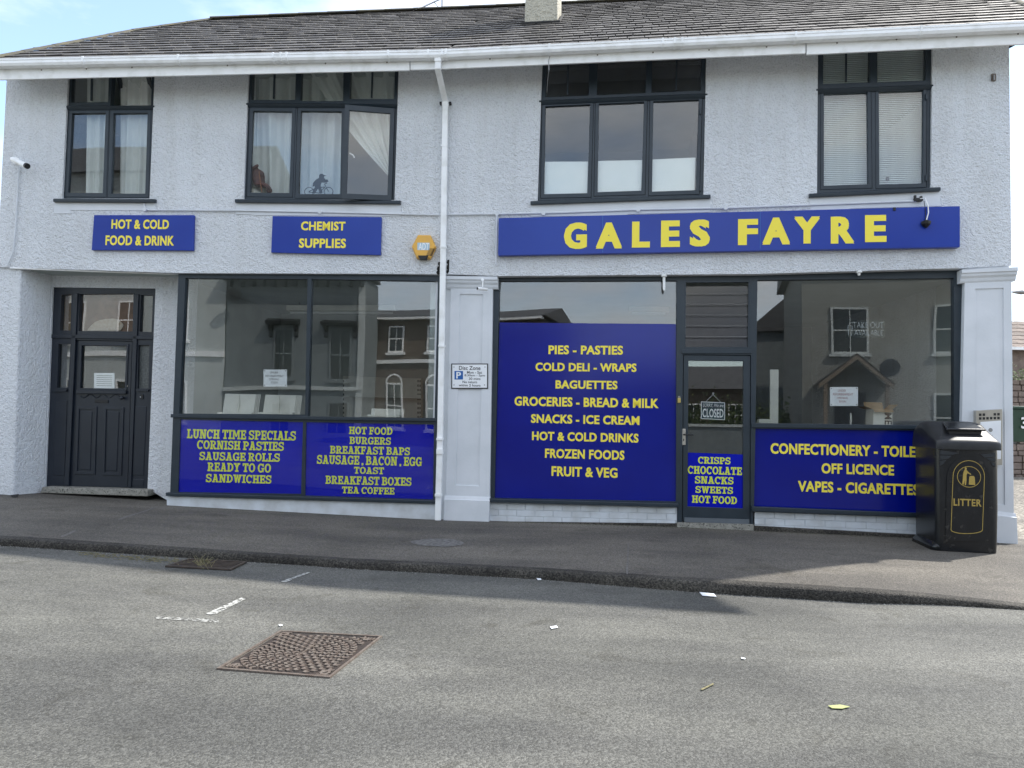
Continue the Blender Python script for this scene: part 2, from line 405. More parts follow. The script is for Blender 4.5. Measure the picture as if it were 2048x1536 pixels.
# slab-serif capitals drawn as bars, slopes and arcs on a ten unit cap height
def _R(x0, y0, x1, y1): return [(x0, y0), (x1, y0), (x1, y1), (x0, y1)]
def _Q(a, b, c, d): return [(a, 10), (b, 10), (d, 0), (c, 0)]
def _A(cx, cy, rx, ry, a0, a1, tx=2.3, ty=1.7, n=12):
    out = []
    for k in range(n):
        p = [R_(a0 + (a1 - a0) * q / n) for q in (k, k + 1)]
        out.append([(cx + rx * math.cos(p[0]), cy + ry * math.sin(p[0])), (cx + rx * math.cos(p[1]), cy + ry * math.sin(p[1])),
                    (cx + (rx - tx) * math.cos(p[1]), cy + (ry - ty) * math.sin(p[1])), (cx + (rx - tx) * math.cos(p[0]), cy + (ry - ty) * math.sin(p[0]))])
    return out
_st = _R(1, 0, 3.4, 10); _tl = lambda w=4.4: _R(0, 8.3, w, 10); _bl = lambda w=4.4: _R(0, 0, w, 1.7)
SLAB = {
    'H': (9.2, [_st, _R(5.8, 0, 8.2, 10), _tl(4.2), _bl(4.2), _R(5, 8.3, 9.2, 10), _R(5, 0, 9.2, 1.7), _R(3, 4.2, 6, 5.8)]),
    'I': (5, [_R(1.3, 0, 3.7, 10), _R(0, 8.3, 5, 10), _R(0, 0, 5, 1.7)]),
    'L': (7.8, [_st, _tl(4.8), _bl(7.8), _R(6.2, 0, 7.8, 3.6)]),
    'E': (7.9, [_st, _tl(7.7), _bl(7.9), _R(6.3, 0, 7.9, 3.3), _R(6.1, 6.9, 7.7, 10), _R(3, 4.2, 6, 5.8), _R(5.1, 3.4, 6.3, 6.6)]),
    'F': (7.7, [_st, _tl(7.7), _bl(5), _R(6.1, 6.7, 7.7, 10), _R(3, 4.2, 6, 5.8), _R(5.1, 3.4, 6.3, 6.6)]),
    'T': (8.2, [_R(2.9, 0, 5.3, 10), _R(0, 8.3, 8.2, 10), _R(0, 6.8, 1.5, 10), _R(6.7, 6.8, 8.2, 10), _R(1.6, 0, 6.6, 1.7)]),
    'D': (8.8, [_st, _tl(4.2), _bl(4.2)] + _A(4, 5, 4.8, 5, -90, 90)),
    'O': (9, _A(4.5, 5, 4.5, 5.15, 0, 360, n=22)),
    'C': (8.6, _A(4.5, 5, 4.5, 5.15, 40, 318, n=18) + [_R(6.9, 6.5, 8.4, 9.9)]),
    'G': (9.2, _A(4.5, 5, 4.5, 5.15, 40, 330, n=18) + [_R(6.9, 6.5, 8.4, 9.9), _R(5.2, 3.6, 9.2, 5.1), _R(6.3, .4, 8.5, 4)]),
    'U': (9.2, [_R(1, 3.6, 3.3, 10), _R(5.9, 3.6, 8.2, 10), _tl(4.2), _R(5, 8.3, 9.2, 10)] + _A(4.6, 3.7, 3.6, 3.8, 180, 360)),
    'P': (8.2, [_st, _tl(4.2), _bl(5)] + _A(4, 6.9, 4.2, 3.1, -90, 90)),
    'B': (8.6, [_st, _tl(4.2), _bl(4.2)] + _A(4, 7.4, 4, 2.6, -90, 90, ty=1.5) + _A(4, 2.9, 4.6, 2.9, -90, 90, ty=1.5)),
    'R': (9.2, [_st, _tl(4.2), _bl(4.4)] + _A(4, 7.1, 4.1, 2.9, -90, 90, ty=1.6) + [[(3.6, 4.8), (6.0, 4.8), (8.3, 0), (5.9, 0)], _R(5.5, 0, 9.2, 1.7)]),
    'K': (9.2, [_st, _tl(4.3), _bl(4.3), [(3, 5.6), (3, 3.2), (8, 9), (5.6, 9)], [(3.6, 5.6), (5.6, 6.2), (8.5, .8), (5.9, .8)], _R(5.1, 8.3, 9, 10), _R(5.2, 0, 9.2, 1.7)]),
    'M': (11.2, [_R(1, 0, 3, 10), _R(8.2, 0, 10.2, 10), [(1, 10), (3.6, 10), (6.3, 2.6), (4.9, 2.6)], [(7.6, 10), (10.2, 10), (6.3, 2.6), (4.9, 2.6)], _R(0, 0, 4, 1.7), _R(7.2, 0, 11.2, 1.7), _R(0, 8.3, 3, 10), _R(8.2, 8.3, 11.2, 10)]),
    'N': (9.6, [_R(1, 0, 2.9, 10), _R(6.7, 0, 8.6, 10), [(1, 10), (3.7, 10), (8.6, 0), (5.9, 0)], _R(0, 0, 4, 1.7), _R(0, 8.3, 3, 10), _R(5.6, 8.3, 9.6, 10)]),
    'A': (9.4, [_Q(3.5, 5.4, 1, 3), _Q(3.7, 6.0, 6.0, 8.5), _R(2.6, 2.7, 6.6, 4.2), _R(0, 0, 4, 1.7), _R(5.2, 0, 9.4, 1.7), _R(2.4, 8.4, 5, 10)]),
    'S': (8, _A(4, 7.25, 3.9, 2.9, 20, 270, 2.2, 1.7, 14) + _A(4, 2.8, 4, 2.95, -160, 90, 2.2, 1.7, 14) + [_R(6.2, 6.4, 7.6, 9.9), _R(.1, .1, 1.5, 3.5)]),
    'W': (12, [_Q(.9, 3.3, 3.1, 4.9), _Q(5.1, 6.7, 3.1, 4.9), _Q(5.3, 6.9, 7.1, 8.9), _Q(8.8, 11.1, 7.1, 8.9), _R(0, 8.3, 4.3, 10), _R(7.8, 8.3, 12, 10)]),
    'X': (9.2, [_Q(1, 3.6, 5.7, 8.3), _Q(5.7, 8.2, .9, 3.3), _tl(4.2), _bl(4.2), _R(5, 8.3, 9.2, 10), _R(5, 0, 9.2, 1.7)]),
    'Y': (9, [[(.8, 10), (3.4, 10), (5.6, 4.4), (3.4, 4.4)], [(5.8, 10), (8.2, 10), (5.6, 4.4), (3.4, 4.4)], _R(3.3, 0, 5.7, 5), _R(0, 8.3, 4, 10), _R(5.1, 8.3, 9, 10), _R(2, 0, 7, 1.7)]),
    ',': (2.4, [_R(0, -.6, 2.4, 2)])}
def slab_text(text, bold=0):
    V, F, Z = [], [], []; x = 0
    for ch in text:
        if ch == ' ': x += 3.2; continue
        w, prims = SLAB[ch]
        for i, q in enumerate(prims):
            b = len(V); V += [(x + a, c) for a, c in q]; F.append((b, b + 1, b + 2, b + 3)); Z += [.25 * (i % 8)] * 4
        x += w + .55
    return V, F, Z
def letter(side, text, box, off, m, parent, bold=0.045, slabf=False, name='lettering', mid=False, italic=0, squash=None):
    # strokes thickened by close-set copies: keeps counters and corners clean
    if slabf: vs, fs, zz = slab_text(text)
    else: vs, fs = glyphs(text, min(bold, .018), 1.06 if bold > .02 else 1.0); zz = [0] * len(vs)
    k = 0 if slabf else max(0, bold - .018) * .85
    if k > .003:
        n0 = len(vs); V, F, Z = list(vs), list(fs), list(zz)
        for i, (dx, dy) in enumerate(((-k, -k * .6), (k, -k * .6), (k, k * .6), (-k, k * .6))):
            o = len(V); V += [(x + dx, y + dy) for x, y in vs]; F += [tuple(j + o for j in f) for f in fs]; Z += [z + .4 * (i + 1) for z in zz]
        vs, fs, zz = V, F, Z
    if italic: vs = [(x + y * italic, y) for x, y in vs]
    x0 = min(v[0] for v in vs); x1 = max(v[0] for v in vs); y0 = min(v[1] for v in vs); y1 = max(v[1] for v in vs)
    X0, Y0, X1, Y1 = box; cx, cy = (X0 + X1) / 2, (Y0 + Y1) / 2
    a = UZ(side, X0, cy, off); b = UZ(side, X1, cy, off); t = UZ(side, cx, Y0, off); d = UZ(side, cx, Y1, off)
    zc = (t[1] + d[1]) / 2; h = t[1] - d[1]
    mb = MB()
    mb.add([P(side, a[0] + (x - x0) / (x1 - x0) * (b[0] - a[0]), zc - h / 2 + (y - y0) / (y1 - y0) * h, off + 0.0004 * q) for (x, y), q in zip(vs, zz)], fs)
    return mb.obj(name, m, parent)

# ================================================================== GROUND
KERB = [(-14.0, 6.95, -1.02, .06), (-4.53, 6.75, -1.20, .062), (-1.5, 6.72, -1.33, .062), (0.35, 6.47, -1.335, .072), (1.57, 6.16, -1.33, .088), (2.85, 5.92, -1.335, .088), (3.3, 5.86, -1.345, .06), (3.93, 5.68, -1.37, .022), (14, 3.4, -1.6, .02)]
def kerb_at(x):
    for a, b in zip(KERB, KERB[1:]):
        if x <= b[0]:
            t = (x - a[0]) / (b[0] - a[0]); return [a[i] + (b[i] - a[i]) * t for i in range(1, 4)]
    return list(KERB[-1][1:])
def wallbase(x):
    pts = [(-14, 10.0, -.95), (-6.5, 9.75, -1.15), (-4.4, 9.6, -1.235), (-.94, 9.35, -1.325), (2.0, 8.94, -1.30), (5.7, 8.4, -1.325), (14, 7.2, -1.5)]
    for a, b in zip(pts, pts[1:]):
        if x <= b[0]:
            t = (x - a[0]) / (b[0] - a[0]); return [a[i] + (b[i] - a[i]) * t for i in (1, 2)]
    return list(pts[-1][1:])
def ground_z(x, y):
    ky, kz, kh = kerb_at(x)
    if y >= ky:
        wy, wz = wallbase(x); t = (y - ky) / (wy - ky)
        return CAMZ + (kz + (wz - kz) * min(t, 1.0))
    zr = kz - kh
    return CAMZ + zr + 0.004 * (ky - y) if y > -1 else CAMZ + zr + 0.004 * (ky + 1)
def on_ground(px, py, lift=0.0):
    z = CAMZ - 1.4
    for i in range(12):
        h = hitz(px, py, z); z = ground_z(h.x, h.y) + lift
    return hitz(px, py, z)
def grid(mb, xs, tf, n):
    """rows of points: tf(x, t) -> Vector"""
    rows = [[tf(x, t / n) for t in range(n + 1)] for x in xs]; m = n + 1
    fs = [(i * m + j, (i + 1) * m + j, (i + 1) * m + j + 1, i * m + j + 1) for i in range(len(xs) - 1) for j in range(n)]
    mb.add([p for r in rows for p in r], fs)
xs = sorted(set([-14 + i * 0.35 for i in range(81)] + [k[0] for k in KERB]))
rng = random.Random(3)
kw = {x: rng.uniform(-.012, .012) for x in xs}
mb = MB()
def roadpt(x, t):
    ky, kz, kh = kerb_at(x); y = ky + kw[x] + 0.02 + (-8.0 - ky) * t; return Vector((x * (1 + 0.0 * t), y, ground_z(x, min(y, ky - .001)) - (0.0 if t else 0.004)))
grid(mb, xs, roadpt, 24); tag(mb.obj('road', 'road'), kind='structure')
mb = MB()
def pavept(x, t):
    ky, kz, kh = kerb_at(x); wy, wz = wallbase(x); y = ky + 0.11 + kw[x] + (wy + 1.5 - ky) * t
    return Vector((x, y, ground_z(x, y)))
grid(mb, xs, pavept, 14); tag(mb.obj('pavement', 'pave'), kind='structure')
mb = MB()   # kerb: rounded section following the line
prof = [(0.004, -0.5), (0.0, 0.25), (0.004, 0.8), (0.022, 0.97), (0.06, 1.0), (0.13, 1.0)]
rows = []
for x in xs:
    ky, kz, kh = kerb_at(x); r = []
    for (dy, t) in prof:
        zt = CAMZ + kz - kh + (kh + 0.003) * t + rng.uniform(-.002, .002)
        if t < 0: zt = CAMZ + kz - kh - 0.05
        r.append(Vector((x, ky + kw[x] + dy, zt)))
    rows.append(r)
m_ = len(prof)
mb.add([p for r in rows for p in r], [(i * m_ + j, (i + 1) * m_ + j, (i + 1) * m_ + j + 1, i * m_ + j + 1) for i in range(len(rows) - 1) for j in range(m_ - 1)])
tag(mb.obj('kerb', 'kerb', smooth=True), kind='structure')
mb = MB(); G = -0.35
mb.add([(-300, -300, G), (300, -300, G), (300, 300, G), (-300, 300, G)], [(0, 1, 2, 3)])
tag(mb.obj('ground', 'gravel'), kind='structure')
mb = MB()
mb.add([(5.0, 8.6, CAMZ - 1.32 - .004), (16, 6.9, CAMZ - 1.5), (30, 30, CAMZ - 1.25), (9, 40, CAMZ - 1.2)], [(0, 1, 2, 3)])
tag(mb.obj('yard_ground', 'gravel'), kind='structure')
mb = MB()
mb.hexa([(-40, -12, -.25), (40, -12, -.25), (40, -7.6, -.25), (-40, -7.6, -.25)], [(-40, -12, .2), (40, -12, .2), (40, -7.6, .2), (-40, -7.6, .2)])
tag(mb.obj('far_pavement', 'pave'), kind='structure')

# ================================================================== THE SHOP BUILDING
shop = thing('shop_building', 'pale grey roughcast two storey shop building with dark framed windows and slate roof', 'building', P('L', 0, 0.2))
EAVE = .42
# window openings (outer frame corners in the photograph)
WIN = {
    'W1': ('L', [(137, 130), (310, 128), (299, 397), (124, 397)]),
    'W2': ('L', [(498, 123), (798, 118), (789, 400), (487, 399)]),
    'W3': ('R', [(1085, 112), (1413, 100), (1407, 391), (1075, 402)]),
    'W4': ('R', [(1636, 88), (1865, 80), (1862, 375), (1634, 387)])}
EAVE = .42
GO = EAVE + .11
GL, GR = ((-40, 118.5), (877, 100)), ((877, 100), (2110, 39.5))
GUT = {sd: (UZ(sd, *a, GO), UZ(sd, *b, GO)) for sd, (a, b) in (('L', GL), ('R', GR))}
def wtop(sd, u):
    A, B = GUT[sd]; t = (u - A[0]) / (B[0] - A[0]); return A[1] + (B[1] - A[1]) * t + .27
_ul, _ur = UZ('L', 15, 125)[0], UZ('R', 2018, 60)[0]
lw = [(_ul, wtop('L', _ul)), (0.0, wtop('L', 0)), (0.0, UZ('L', 882, 548)[1]), UZ('L', 355, 546), UZ('L', -6, 534)]
rw = [(0.0, wtop('L', 0)), (_ur, wtop('R', _ur)), UZ('R', 2023, 531), UZ('R', 1925, 536), UZ('R', 1500, 548), UZ('R', 1000, 552), (0.0, UZ('L', 882, 548)[1])]
mb = MB(); slab(mb, 'L', lw, [quz('L', q, 0) for s, q in (WIN['W1'], WIN['W2'])], -.14, 0)
mb.obj('wall', 'rough', shop)
mb = MB(); slab(mb, 'R', rw, [quz('R', q, 0) for s, q in (WIN['W3'], WIN['W4'])], -.14, 0)
mb.obj('wall', 'rough', shop)
# soffit under the jettied upper wall, lintel beam
mb = MB()
zb = UZ('L', 700, 547)[1]
for sd, a, b in (('L', lw[4][0] + .02, 0), ('R', 0, rw[2][0] - .02)):
    z0, z1 = (lw[4][1], zb) if sd == 'L' else (zb, rw[3][1])
    mb.hexa([P(sd, a, z0 - .004, -.5), P(sd, b, z1 - .004, -.5), P(sd, b, z1 - .004, -.015), P(sd, a, z0 - .004, -.015)],
            [P(sd, a, z0 + .05, -.5), P(sd, b, z1 + .05, -.5), P(sd, b, z1 + .05, -.015), P(sd, a, z0 + .05, -.015)])
mb.obj('soffit', 'smooth', shop)
UL, UR = lw[4][0], rw[2][0]
ZW0 = CAMZ - 1.6
ZT = wtop('L', 0) - .02
DEP = 7.3
# rear and side walls, floors
mb = MB()
pl, pr_ = P('L', UL, 0), P('R', UR, 0)
def vwall(mb, A, B, z0, z1, th, nrm):
    A = Vector((A.x, A.y, 0)); B = Vector((B.x, B.y, 0)); o = Vector(nrm) * th
    mb.hexa([A + ZV * z0, B + ZV * z0, B + o + ZV * z0, A + o + ZV * z0], [A + ZV * z1, B + ZV * z1, B + o + ZV * z1, A + o + ZV * z1])
vwall(mb, P('L', UL, 0, -.16), P('L', UL, 0, -DEP), 0, ZT, .2, UV['L'])
vwall(mb, P('R', UR + .0, 0, -.16), P('R', UR - .8, 0, -DEP), -.1, ZT, .2, -UV['R'])
vwall(mb, P('L', UL, 0, -DEP), P('R', UR, 0, -DEP), -.1, ZT, .2, NV['L'])
mb.obj('side_wall', 'rough', shop)
# ceilings / floors of the rooms
zc = zb + .02; INN = []
mb = MB()
def slabz(mb, z, th, o0, o1, ua=None, ub=None):
    for sd in 'LR':
        a, b = ((UL + .2 if ua is None else ua), 0) if sd == 'L' else (0, (UR - .2 if ub is None else ub))
        e = 0.35 if sd == 'L' else 0
        mb.hexa([P(sd, a, z, o0), P(sd, b + e * 0, z, o0), P(sd, b, z, o1), P(sd, a, z, o1)], [P(sd, a, z + th, o0), P(sd, b, z + th, o0), P(sd, b, z + th, o1), P(sd, a, z + th, o1)])
slabz(mb, zc, .12, -6.9, -.16); slabz(mb, ZT - .25, .05, -6.9, -.16)
mb.obj('inner_ceiling', 'inwall', shop)
mb = MB()
slabz(mb, CAMZ - 1.42, .12, -6.9, -.14, ua=-3.4)
mb.obj('inner_floor', 'infloor', shop)
mb = MB()
for sd, a, b in (('L', UL + .2, -.02), ('R', -.15, UR - .2)):
    if sd == 'L': vwall(mb, P(sd, a, 0, -4.2), P(sd, b, 0, -4.2), 0, zc, .08, NV[sd])
    vwall(mb, P(sd, a, 0, -3.2), P(sd, b, 0, -3.2), zc + .12, ZT - .2, .08, NV[sd])
for sd, u in (('L', -3.75), ('L', -.22), ('R', UR - .32)):
    vwall(mb, P(sd, u, 0, -.64 if u == -3.75 else -.2), P(sd, u, 0, -4.1), 0, zc, .1, UV[sd])
for sd, u in (('L', -2.7), ('R', .35), ('R', 3.3)):
    vwall(mb, P(sd, u, 0, -.2), P(sd, u, 0, -3.1), zc + .12, ZT - .2, .1, UV[sd])
mb.obj('inner_wall', 'inwall', shop)
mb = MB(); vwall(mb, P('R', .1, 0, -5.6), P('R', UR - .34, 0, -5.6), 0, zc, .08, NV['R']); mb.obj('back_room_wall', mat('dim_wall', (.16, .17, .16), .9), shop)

# ------------------------------------------------ windows
def shrink(q, d): return expand(q, -d)
def window(key, panes, uppers, transom, sillq, off=-.035, glassm='glass_up', skip=(), bars=()):
    sd, oq = WIN[key]
    f = MB(); sash_out = [expand(q, 7.5, 9) for q in panes]; up_out = [expand(q, 3, 3) for q in uppers]
    ringpx(f, sd, shrink(oq, .6), sash_out + up_out, off - .08, off)
    fr = f.obj('window', 'dark', shop, bevel=.004)
    for i, q in enumerate(panes):
        if i in skip: continue
        s = MB(); ringpx(s, sd, expand(q, 7.0, 8.5), [q], off - .045, off + .006); s.obj('sash', 'dark', fr, bevel=.005)
        g = MB(); qslab(g, sd, expand(q, 1), off - .028, off - .022); g.obj('pane', glassm, fr)
    for i, q in enumerate(uppers):
        if ('u', i) in skip: continue
        g = MB(); qslab(g, sd, expand(q, 3.5), off - .032, off - .026); g.obj('pane', glassm, fr)
    for x0, x1, y0, y1 in bars:
        g = MB(); qslab(g, sd, [(x0 - 1.6, y0), (x0 + 1.6, y0), (x1 + 1.6, y1), (x1 - 1.6, y1)], off - .03, off - .008); g.obj('glazing_bar', 'dark', fr)
    a, b = transom
    t = MB(); A, B = UZ(sd, *a, .01), UZ(sd, *b, .01)
    sweep(t, sd, [(off - .02, .022), (off + .03, .022), (off + .045, .008), (off + .03, -.012), (off + .012, -.03), (off - .02, -.03)], A, B)
    t.obj('transom_bar', 'dark', fr)
    s = MB(); A, B = UZ(sd, *sillq[0], .045), UZ(sd, *sillq[1], .045)
    sweep(s, sd, [(off - .02, .012), (.045, 0), (.055, -.012), (.052, -.044), (off - .02, -.044)], A, B)
    s.obj('sill', 'dark', fr, bevel=.004)
    return fr
w1 = window('W1', [[(144, 227), (211, 226), (205, 386), (136, 385)], [(227, 227), (295, 226), (290, 387), (222, 387)]],
       [[(148, 142), (215, 141), (213, 201), (145, 202)], [(229, 141), (301, 140), (299, 209), (223, 209)]],
       ((132, 214), (308, 213)), ((107, 397), (310, 398)), skip=(('u', 1),), bars=((183, 182, 142, 201),))
# the upper right light of the left window is tilted open
tl = MB(); sd = 'L'; hu = [UZ(sd, 232, 141, -.06), UZ(sd, 298, 140, -.06), UZ(sd, 294, 202, -.06), UZ(sd, 224, 203, -.06)]
def tiltp(u, z): k = (hu[0][1] - z); return P(sd, u, z + k * .14, -.06 - k * .5)
for (a, b) in (((0, 0), (1, .13)), ((0, .84), (1, 1)), ((0, .13), (.11, .84)), ((.89, .13), (1, .84))):
    U0, U1 = hu[3][0] + .02, hu[1][0] - .01; Z1, Z0 = hu[0][1], hu[3][1]
    p = [tiltp(U0 + (U1 - U0) * s, Z1 + (Z0 - Z1) * t) for s, t in ((a[0], a[1]), (b[0], a[1]), (b[0], b[1]), (a[0], b[1]))]
    tl.hexa([q + NV[sd] * -.035 for q in p], p)
so = tl.obj('hopper_light', 'dark', w1)
tl = MB(); p = [tiltp(U0 + (U1 - U0) * s, Z1 + (Z0 - Z1) * t) for s, t in ((.1, .1), (.9, .1), (.9, .86), (.1, .86))]
tl.hexa([q + NV[sd] * -.02 for q in p], [q + NV[sd] * -.016 for q in p]); tl.obj('pane', 'glass_up', w1)

w2 = window('W2', [[(506, 222), (584, 223), (578, 386), (500, 385)], [(602, 222), (683, 223), (680, 388), (597, 388)], [(703, 224), (782, 226), (777, 391), (695, 390)]],
       [[(509, 136), (589, 135), (587, 197), (506, 197)], [(606, 134), (684, 133), (683, 199), (604, 199)], [(704, 133), (787, 132), (785, 195), (702, 195)]],
       ((492, 208), (795, 210)), ((470, 398), (801, 401)), skip=(2,), bars=((549, 547, 135, 197), (745, 743, 133, 195)))
# casement swung outwards, hinged on the right
def castp(s, t):
    A = [UZ('L', 690, 209, .15), UZ('L', 789, 217, .0), UZ('L', 783, 401, .0), UZ('L', 683.5, 397, .15)]
    u0, z0 = [A[0][k] + (A[3][k] - A[0][k]) * t for k in (0, 1)]; u1, z1 = [A[1][k] + (A[2][k] - A[1][k]) * t for k in (0, 1)]
    return P('L', u0 + (u1 - u0) * s, z0 + (z1 - z0) * s, .15 * (1 - s))
c = MB()
for s0, s1, t0, t1 in ((0, 1, 0, .055), (0, 1, .945, 1), (0, .09, .055, .945), (.915, 1, .055, .945)):
    p = [castp(s0, t0), castp(s1, t0), castp(s1, t1), castp(s0, t1)]; c.hexa([q - NV['L'] * .04 for q in p], p)
cas = c.obj('open_casement', 'dark', w2); cas['label'] = 'casement standing open, hinged on the right'
c = MB(); p = [castp(.08, .05), castp(.92, .05), castp(.92, .95), castp(.08, .95)]; c.hexa([q - NV['L'] * .024 for q in p], [q - NV['L'] * .019 for q in p]); c.obj('pane', 'glass_up', w2)
c = MB(); c.tube([castp(.10, .50) - NV['L'] * .05, castp(.17, .52) - NV['L'] * .05, castp(.20, .545) - NV['L'] * .06], .009, 6); c.obj('handle', 'white', w2)

w3 = window('W3', [[(1091, 213), (1180, 209), (1175, 386), (1088, 388)], [(1198, 208), (1288, 204), (1283, 381), (1195, 384)], [(1307, 203), (1398, 199), (1392, 380), (1304, 383)]],
       [[(1097, 118), (1176, 115), (1174, 188), (1094, 191)], [(1199, 114), (1290, 111), (1288, 183), (1197, 187)], [(1308, 110), (1400, 107), (1398, 178), (1306, 182)]],
       ((1078, 203), (1415, 189)), ((1061, 402), (1421, 389)), bars=((1137, 1135, 117, 189), (1354, 1352, 109, 180)))
mb = MB()   # dark boards behind the upper lights
qslab(mb, 'R', [(1088, 112), (1408, 100), (1406, 186), (1085, 197)], -.17, -.16); mb.obj('blackout_board', 'blk', w3)
for q in ([(1090, 323.5), (1176, 323), (1174, 387), (1088, 389)], [(1196, 322), (1285, 320), (1282, 382), (1194, 385)], [(1304, 319), (1391, 315), (1389, 381), (1303, 384)]):
    mb = MB(); qslab(mb, 'R', q, -.078, -.073); mb.obj('frosted_film', 'film', w3)
w4 = window('W4', [[(1648, 188), (1735, 184), (1737, 368), (1648, 371)], [(1758, 182), (1847, 180), (1846, 366), (1759, 369)]],
       [[(1650, 92), (1737, 89), (1737, 162), (1649, 165)], [(1758, 89), (1849, 86), (1848, 158), (1757, 162)]],
       ((1633, 180), (1867, 171)), ((1619, 387), (1881, 374)), bars=((1692.5, 1692.5, 91, 163),))
for (w, s, x, ys) in ((w3, 'R', 1401, (222, 375)), (w4, 'R', 1854, (192, 355))):
    for y in ys:
        mb = MB(); u, z = UZ(s, x, y); mb.tube([P(s, u, z - .035, -.02), P(s, u, z + .035, -.02)], .012, 8); mb.obj('hinge', 'dark', w)
# smooth aprons under the sills
for i, (sd, q) in enumerate((('L', [(108, 404), (311, 404), (311, 421), (141, 420), (141, 427), (108, 427)]), ('L', [(472, 405), (801, 408), (801, 433), (504, 430), (504, 429), (472, 428)]),
             ('R', [(1062, 409), (1421, 398), (1421, 424), (1255, 428), (1255, 430), (1062, 433)]), ('R', [(1620, 394), (1881, 382), (1881, 412), (1700, 417), (1700, 421), (1620, 424)]))):
    mb = MB(); slab(mb, sd, [UZ(sd, x, y, .008) for x, y in q], [], -.01, .008); mb.obj('sill_apron', 'smooth', shop)

# ------------------------------------------------ eaves
def lineat(a, b, x): t = (x - a[0]) / (b[0] - a[0]); return a[1] + (b[1] - a[1]) * t
GL, GR = ((-40, 118.5), (877, 100)), ((877, 100), (2110, 39.5))
def board(name, sd, x0, x1, ta, tb, ba, bb, o0, o1, m):
    mb = MB(); qslab(mb, sd, [(x0, ta), (x1, tb), (x1, bb), (x0, ba)], o0, o1); return mb.obj(name, m, shop, bevel=.003)
board('fascia_board', 'L', -30, 819, 124, 107, 160, 140.5, EAVE - .025, EAVE, 'white')
board('fascia_board', 'L', 821, 880, 107, 105, 139.5, 138, EAVE - .025, EAVE, 'white')
board('fascia_board', 'R', 877, 1611, 105, 70, 138, 106.5, EAVE - .025, EAVE, 'white')
board('fascia_board', 'R', 1613.5, 2100, 70, 45, 109, 85.5, EAVE - .025, EAVE, 'white')
mb = MB()
for sd, ua, ub in (('L', GUT['L'][0][0], 0.0), ('R', 0.0, GUT['R'][1][0])):
    def sz(u, o): return wtop(sd, u) - .27 - .05 + (GO - .04 - o) * math.tan(R_(35))
    q = [(ua, EAVE - .03), (ub, EAVE - .03), (ub, .001), (ua, .001)]
    mb.hexa([P(sd, u, sz(u, o) - .02, o) for u, o in q], [P(sd, u, sz(u, o), o) for u, o in q])
mb.obj('eaves_soffit', 'white', shop)
GO = EAVE + .11
gpr = [(EAVE + .002, 0), (EAVE + .012, 0), (EAVE + .012, -.05), (EAVE + .04, -.08), (EAVE + .09, -.072), (GO - .014, -.05), (GO - .014, -.004), (GO - .02, 0.004), (GO + .004, .004), (GO + .004, -.018), (GO - .002, -.022), (GO, -.055), (EAVE + .095, -.084), (EAVE + .035, -.092), (EAVE + .002, -.06)]
GUT = {}
for sd, (a, b) in (('L', GL), ('R', GR)):
    A, B = UZ(sd, *a, GO), UZ(sd, *b, GO); GUT[sd] = (A, B)
    mb = MB(); sweep(mb, sd, gpr, A, B); g = mb.obj('gutter', 'white', shop)
    xsb = (165, 356, 546, 561, 573, 776, 856, 884) if sd == 'L' else (892, 1099, 1326, 1350, 1365, 1592, 1843)
    for x in xsb:
        y = lineat(a, b, x); c = UZ(sd, x, y, GO); pr2 = [(EAVE + .0, .010), (GO + .010, .010), (GO + .012, -.06), (EAVE + .095, -.094), (EAVE + .03, -.101), (EAVE, -.07)]
        mb = MB(); mb.loft([[P(sd, c[0] - .012, c[1] + z, o) for o, z in pr2], [P(sd, c[0] + .012, c[1] + z, o) for o, z in pr2]]); mb.obj('gutter_clip', 'white', g)
# fixing screws in the fascia
for sd, x, y in (('L', 83, 140), ('L', 173, 138), ('L', 264, 135), ('L', 455, 131), ('L', 651, 127), ('L', 774, 125), ('R', 980, 118), ('R', 1195, 110), ('R', 1306, 105), ('R', 1418, 100), ('R', 1533, 94), ('R', 1674, 86), ('R', 1793, 79), ('R', 1913, 74), ('R', 2036, 68)):
    u, z = UZ(sd, x, y, EAVE); mb = MB(); mb.disc(P(sd, u, z, EAVE), NV[sd], .009, .003, 10); mb.obj('screw_head', 'iron', shop)
# ------------------------------------------------ roof
PITCH = R_(35)
def rbase(sd, u):
    A, B = GUT[sd]; t = (u - A[0]) / (B[0] - A[0]); return A[1] + (B[1] - A[1]) * t + .012
def RP(sd, u, v, h=0.0):
    z = rbase(sd, u); return P(sd, u, z + v * math.sin(PITCH) + h * math.cos(PITCH), GO - .04 - v * math.cos(PITCH) + h * math.sin(PITCH))
def rhit(sd, px, py):
    N = (NV[sd] * math.sin(PITCH) + ZV * math.cos(PITCH)).normalized(); u = 0
    for i in range(6):
        h = hitp(px, py, RP(sd, u, 0), N); u = (h - PIV).dot(UV[sd])
    v = (h - RP(sd, u, 0)).dot((-NV[sd] * math.cos(PITCH) + ZV * math.sin(PITCH)).normalized()); return u, v
hipL = [rhit('L', -22, 119), rhit('L', 264, 63), rhit('L', 422, 40)]
ridge_mid = rhit('R', 1048, 12); VR = ridge_mid[1]
rl = rhit('L', 422, 40); rmL = rhit('L', 835, 22); rr1 = rhit('R', 1350, 4)
hipL[2] = (hipL[2][0], rl[1])
VL = rl[1]
hr = rhit('R', 2025, 0); e0 = (rhit('R', 2110, 39)[0], 0.0)
kk = (hr[0] - e0[0]) / hr[1]; VRend = rr1[1]; hipR = [e0, (e0[0] + kk * VRend, VRend)]
def vtop(sd, u):
    if sd == 'L':
        a, b = (rl[0], rl[1]), (0.0, ridge_mid[1]); t = max(0, min(1, (u - a[0]) / (b[0] - a[0]))); return a[1] + (b[1] - a[1]) * t
    a, b = (0.0, ridge_mid[1]), (hipR[1][0], VRend); t = max(0, min(1, u / b[0])); return a[1] + (b[1] - a[1]) * t
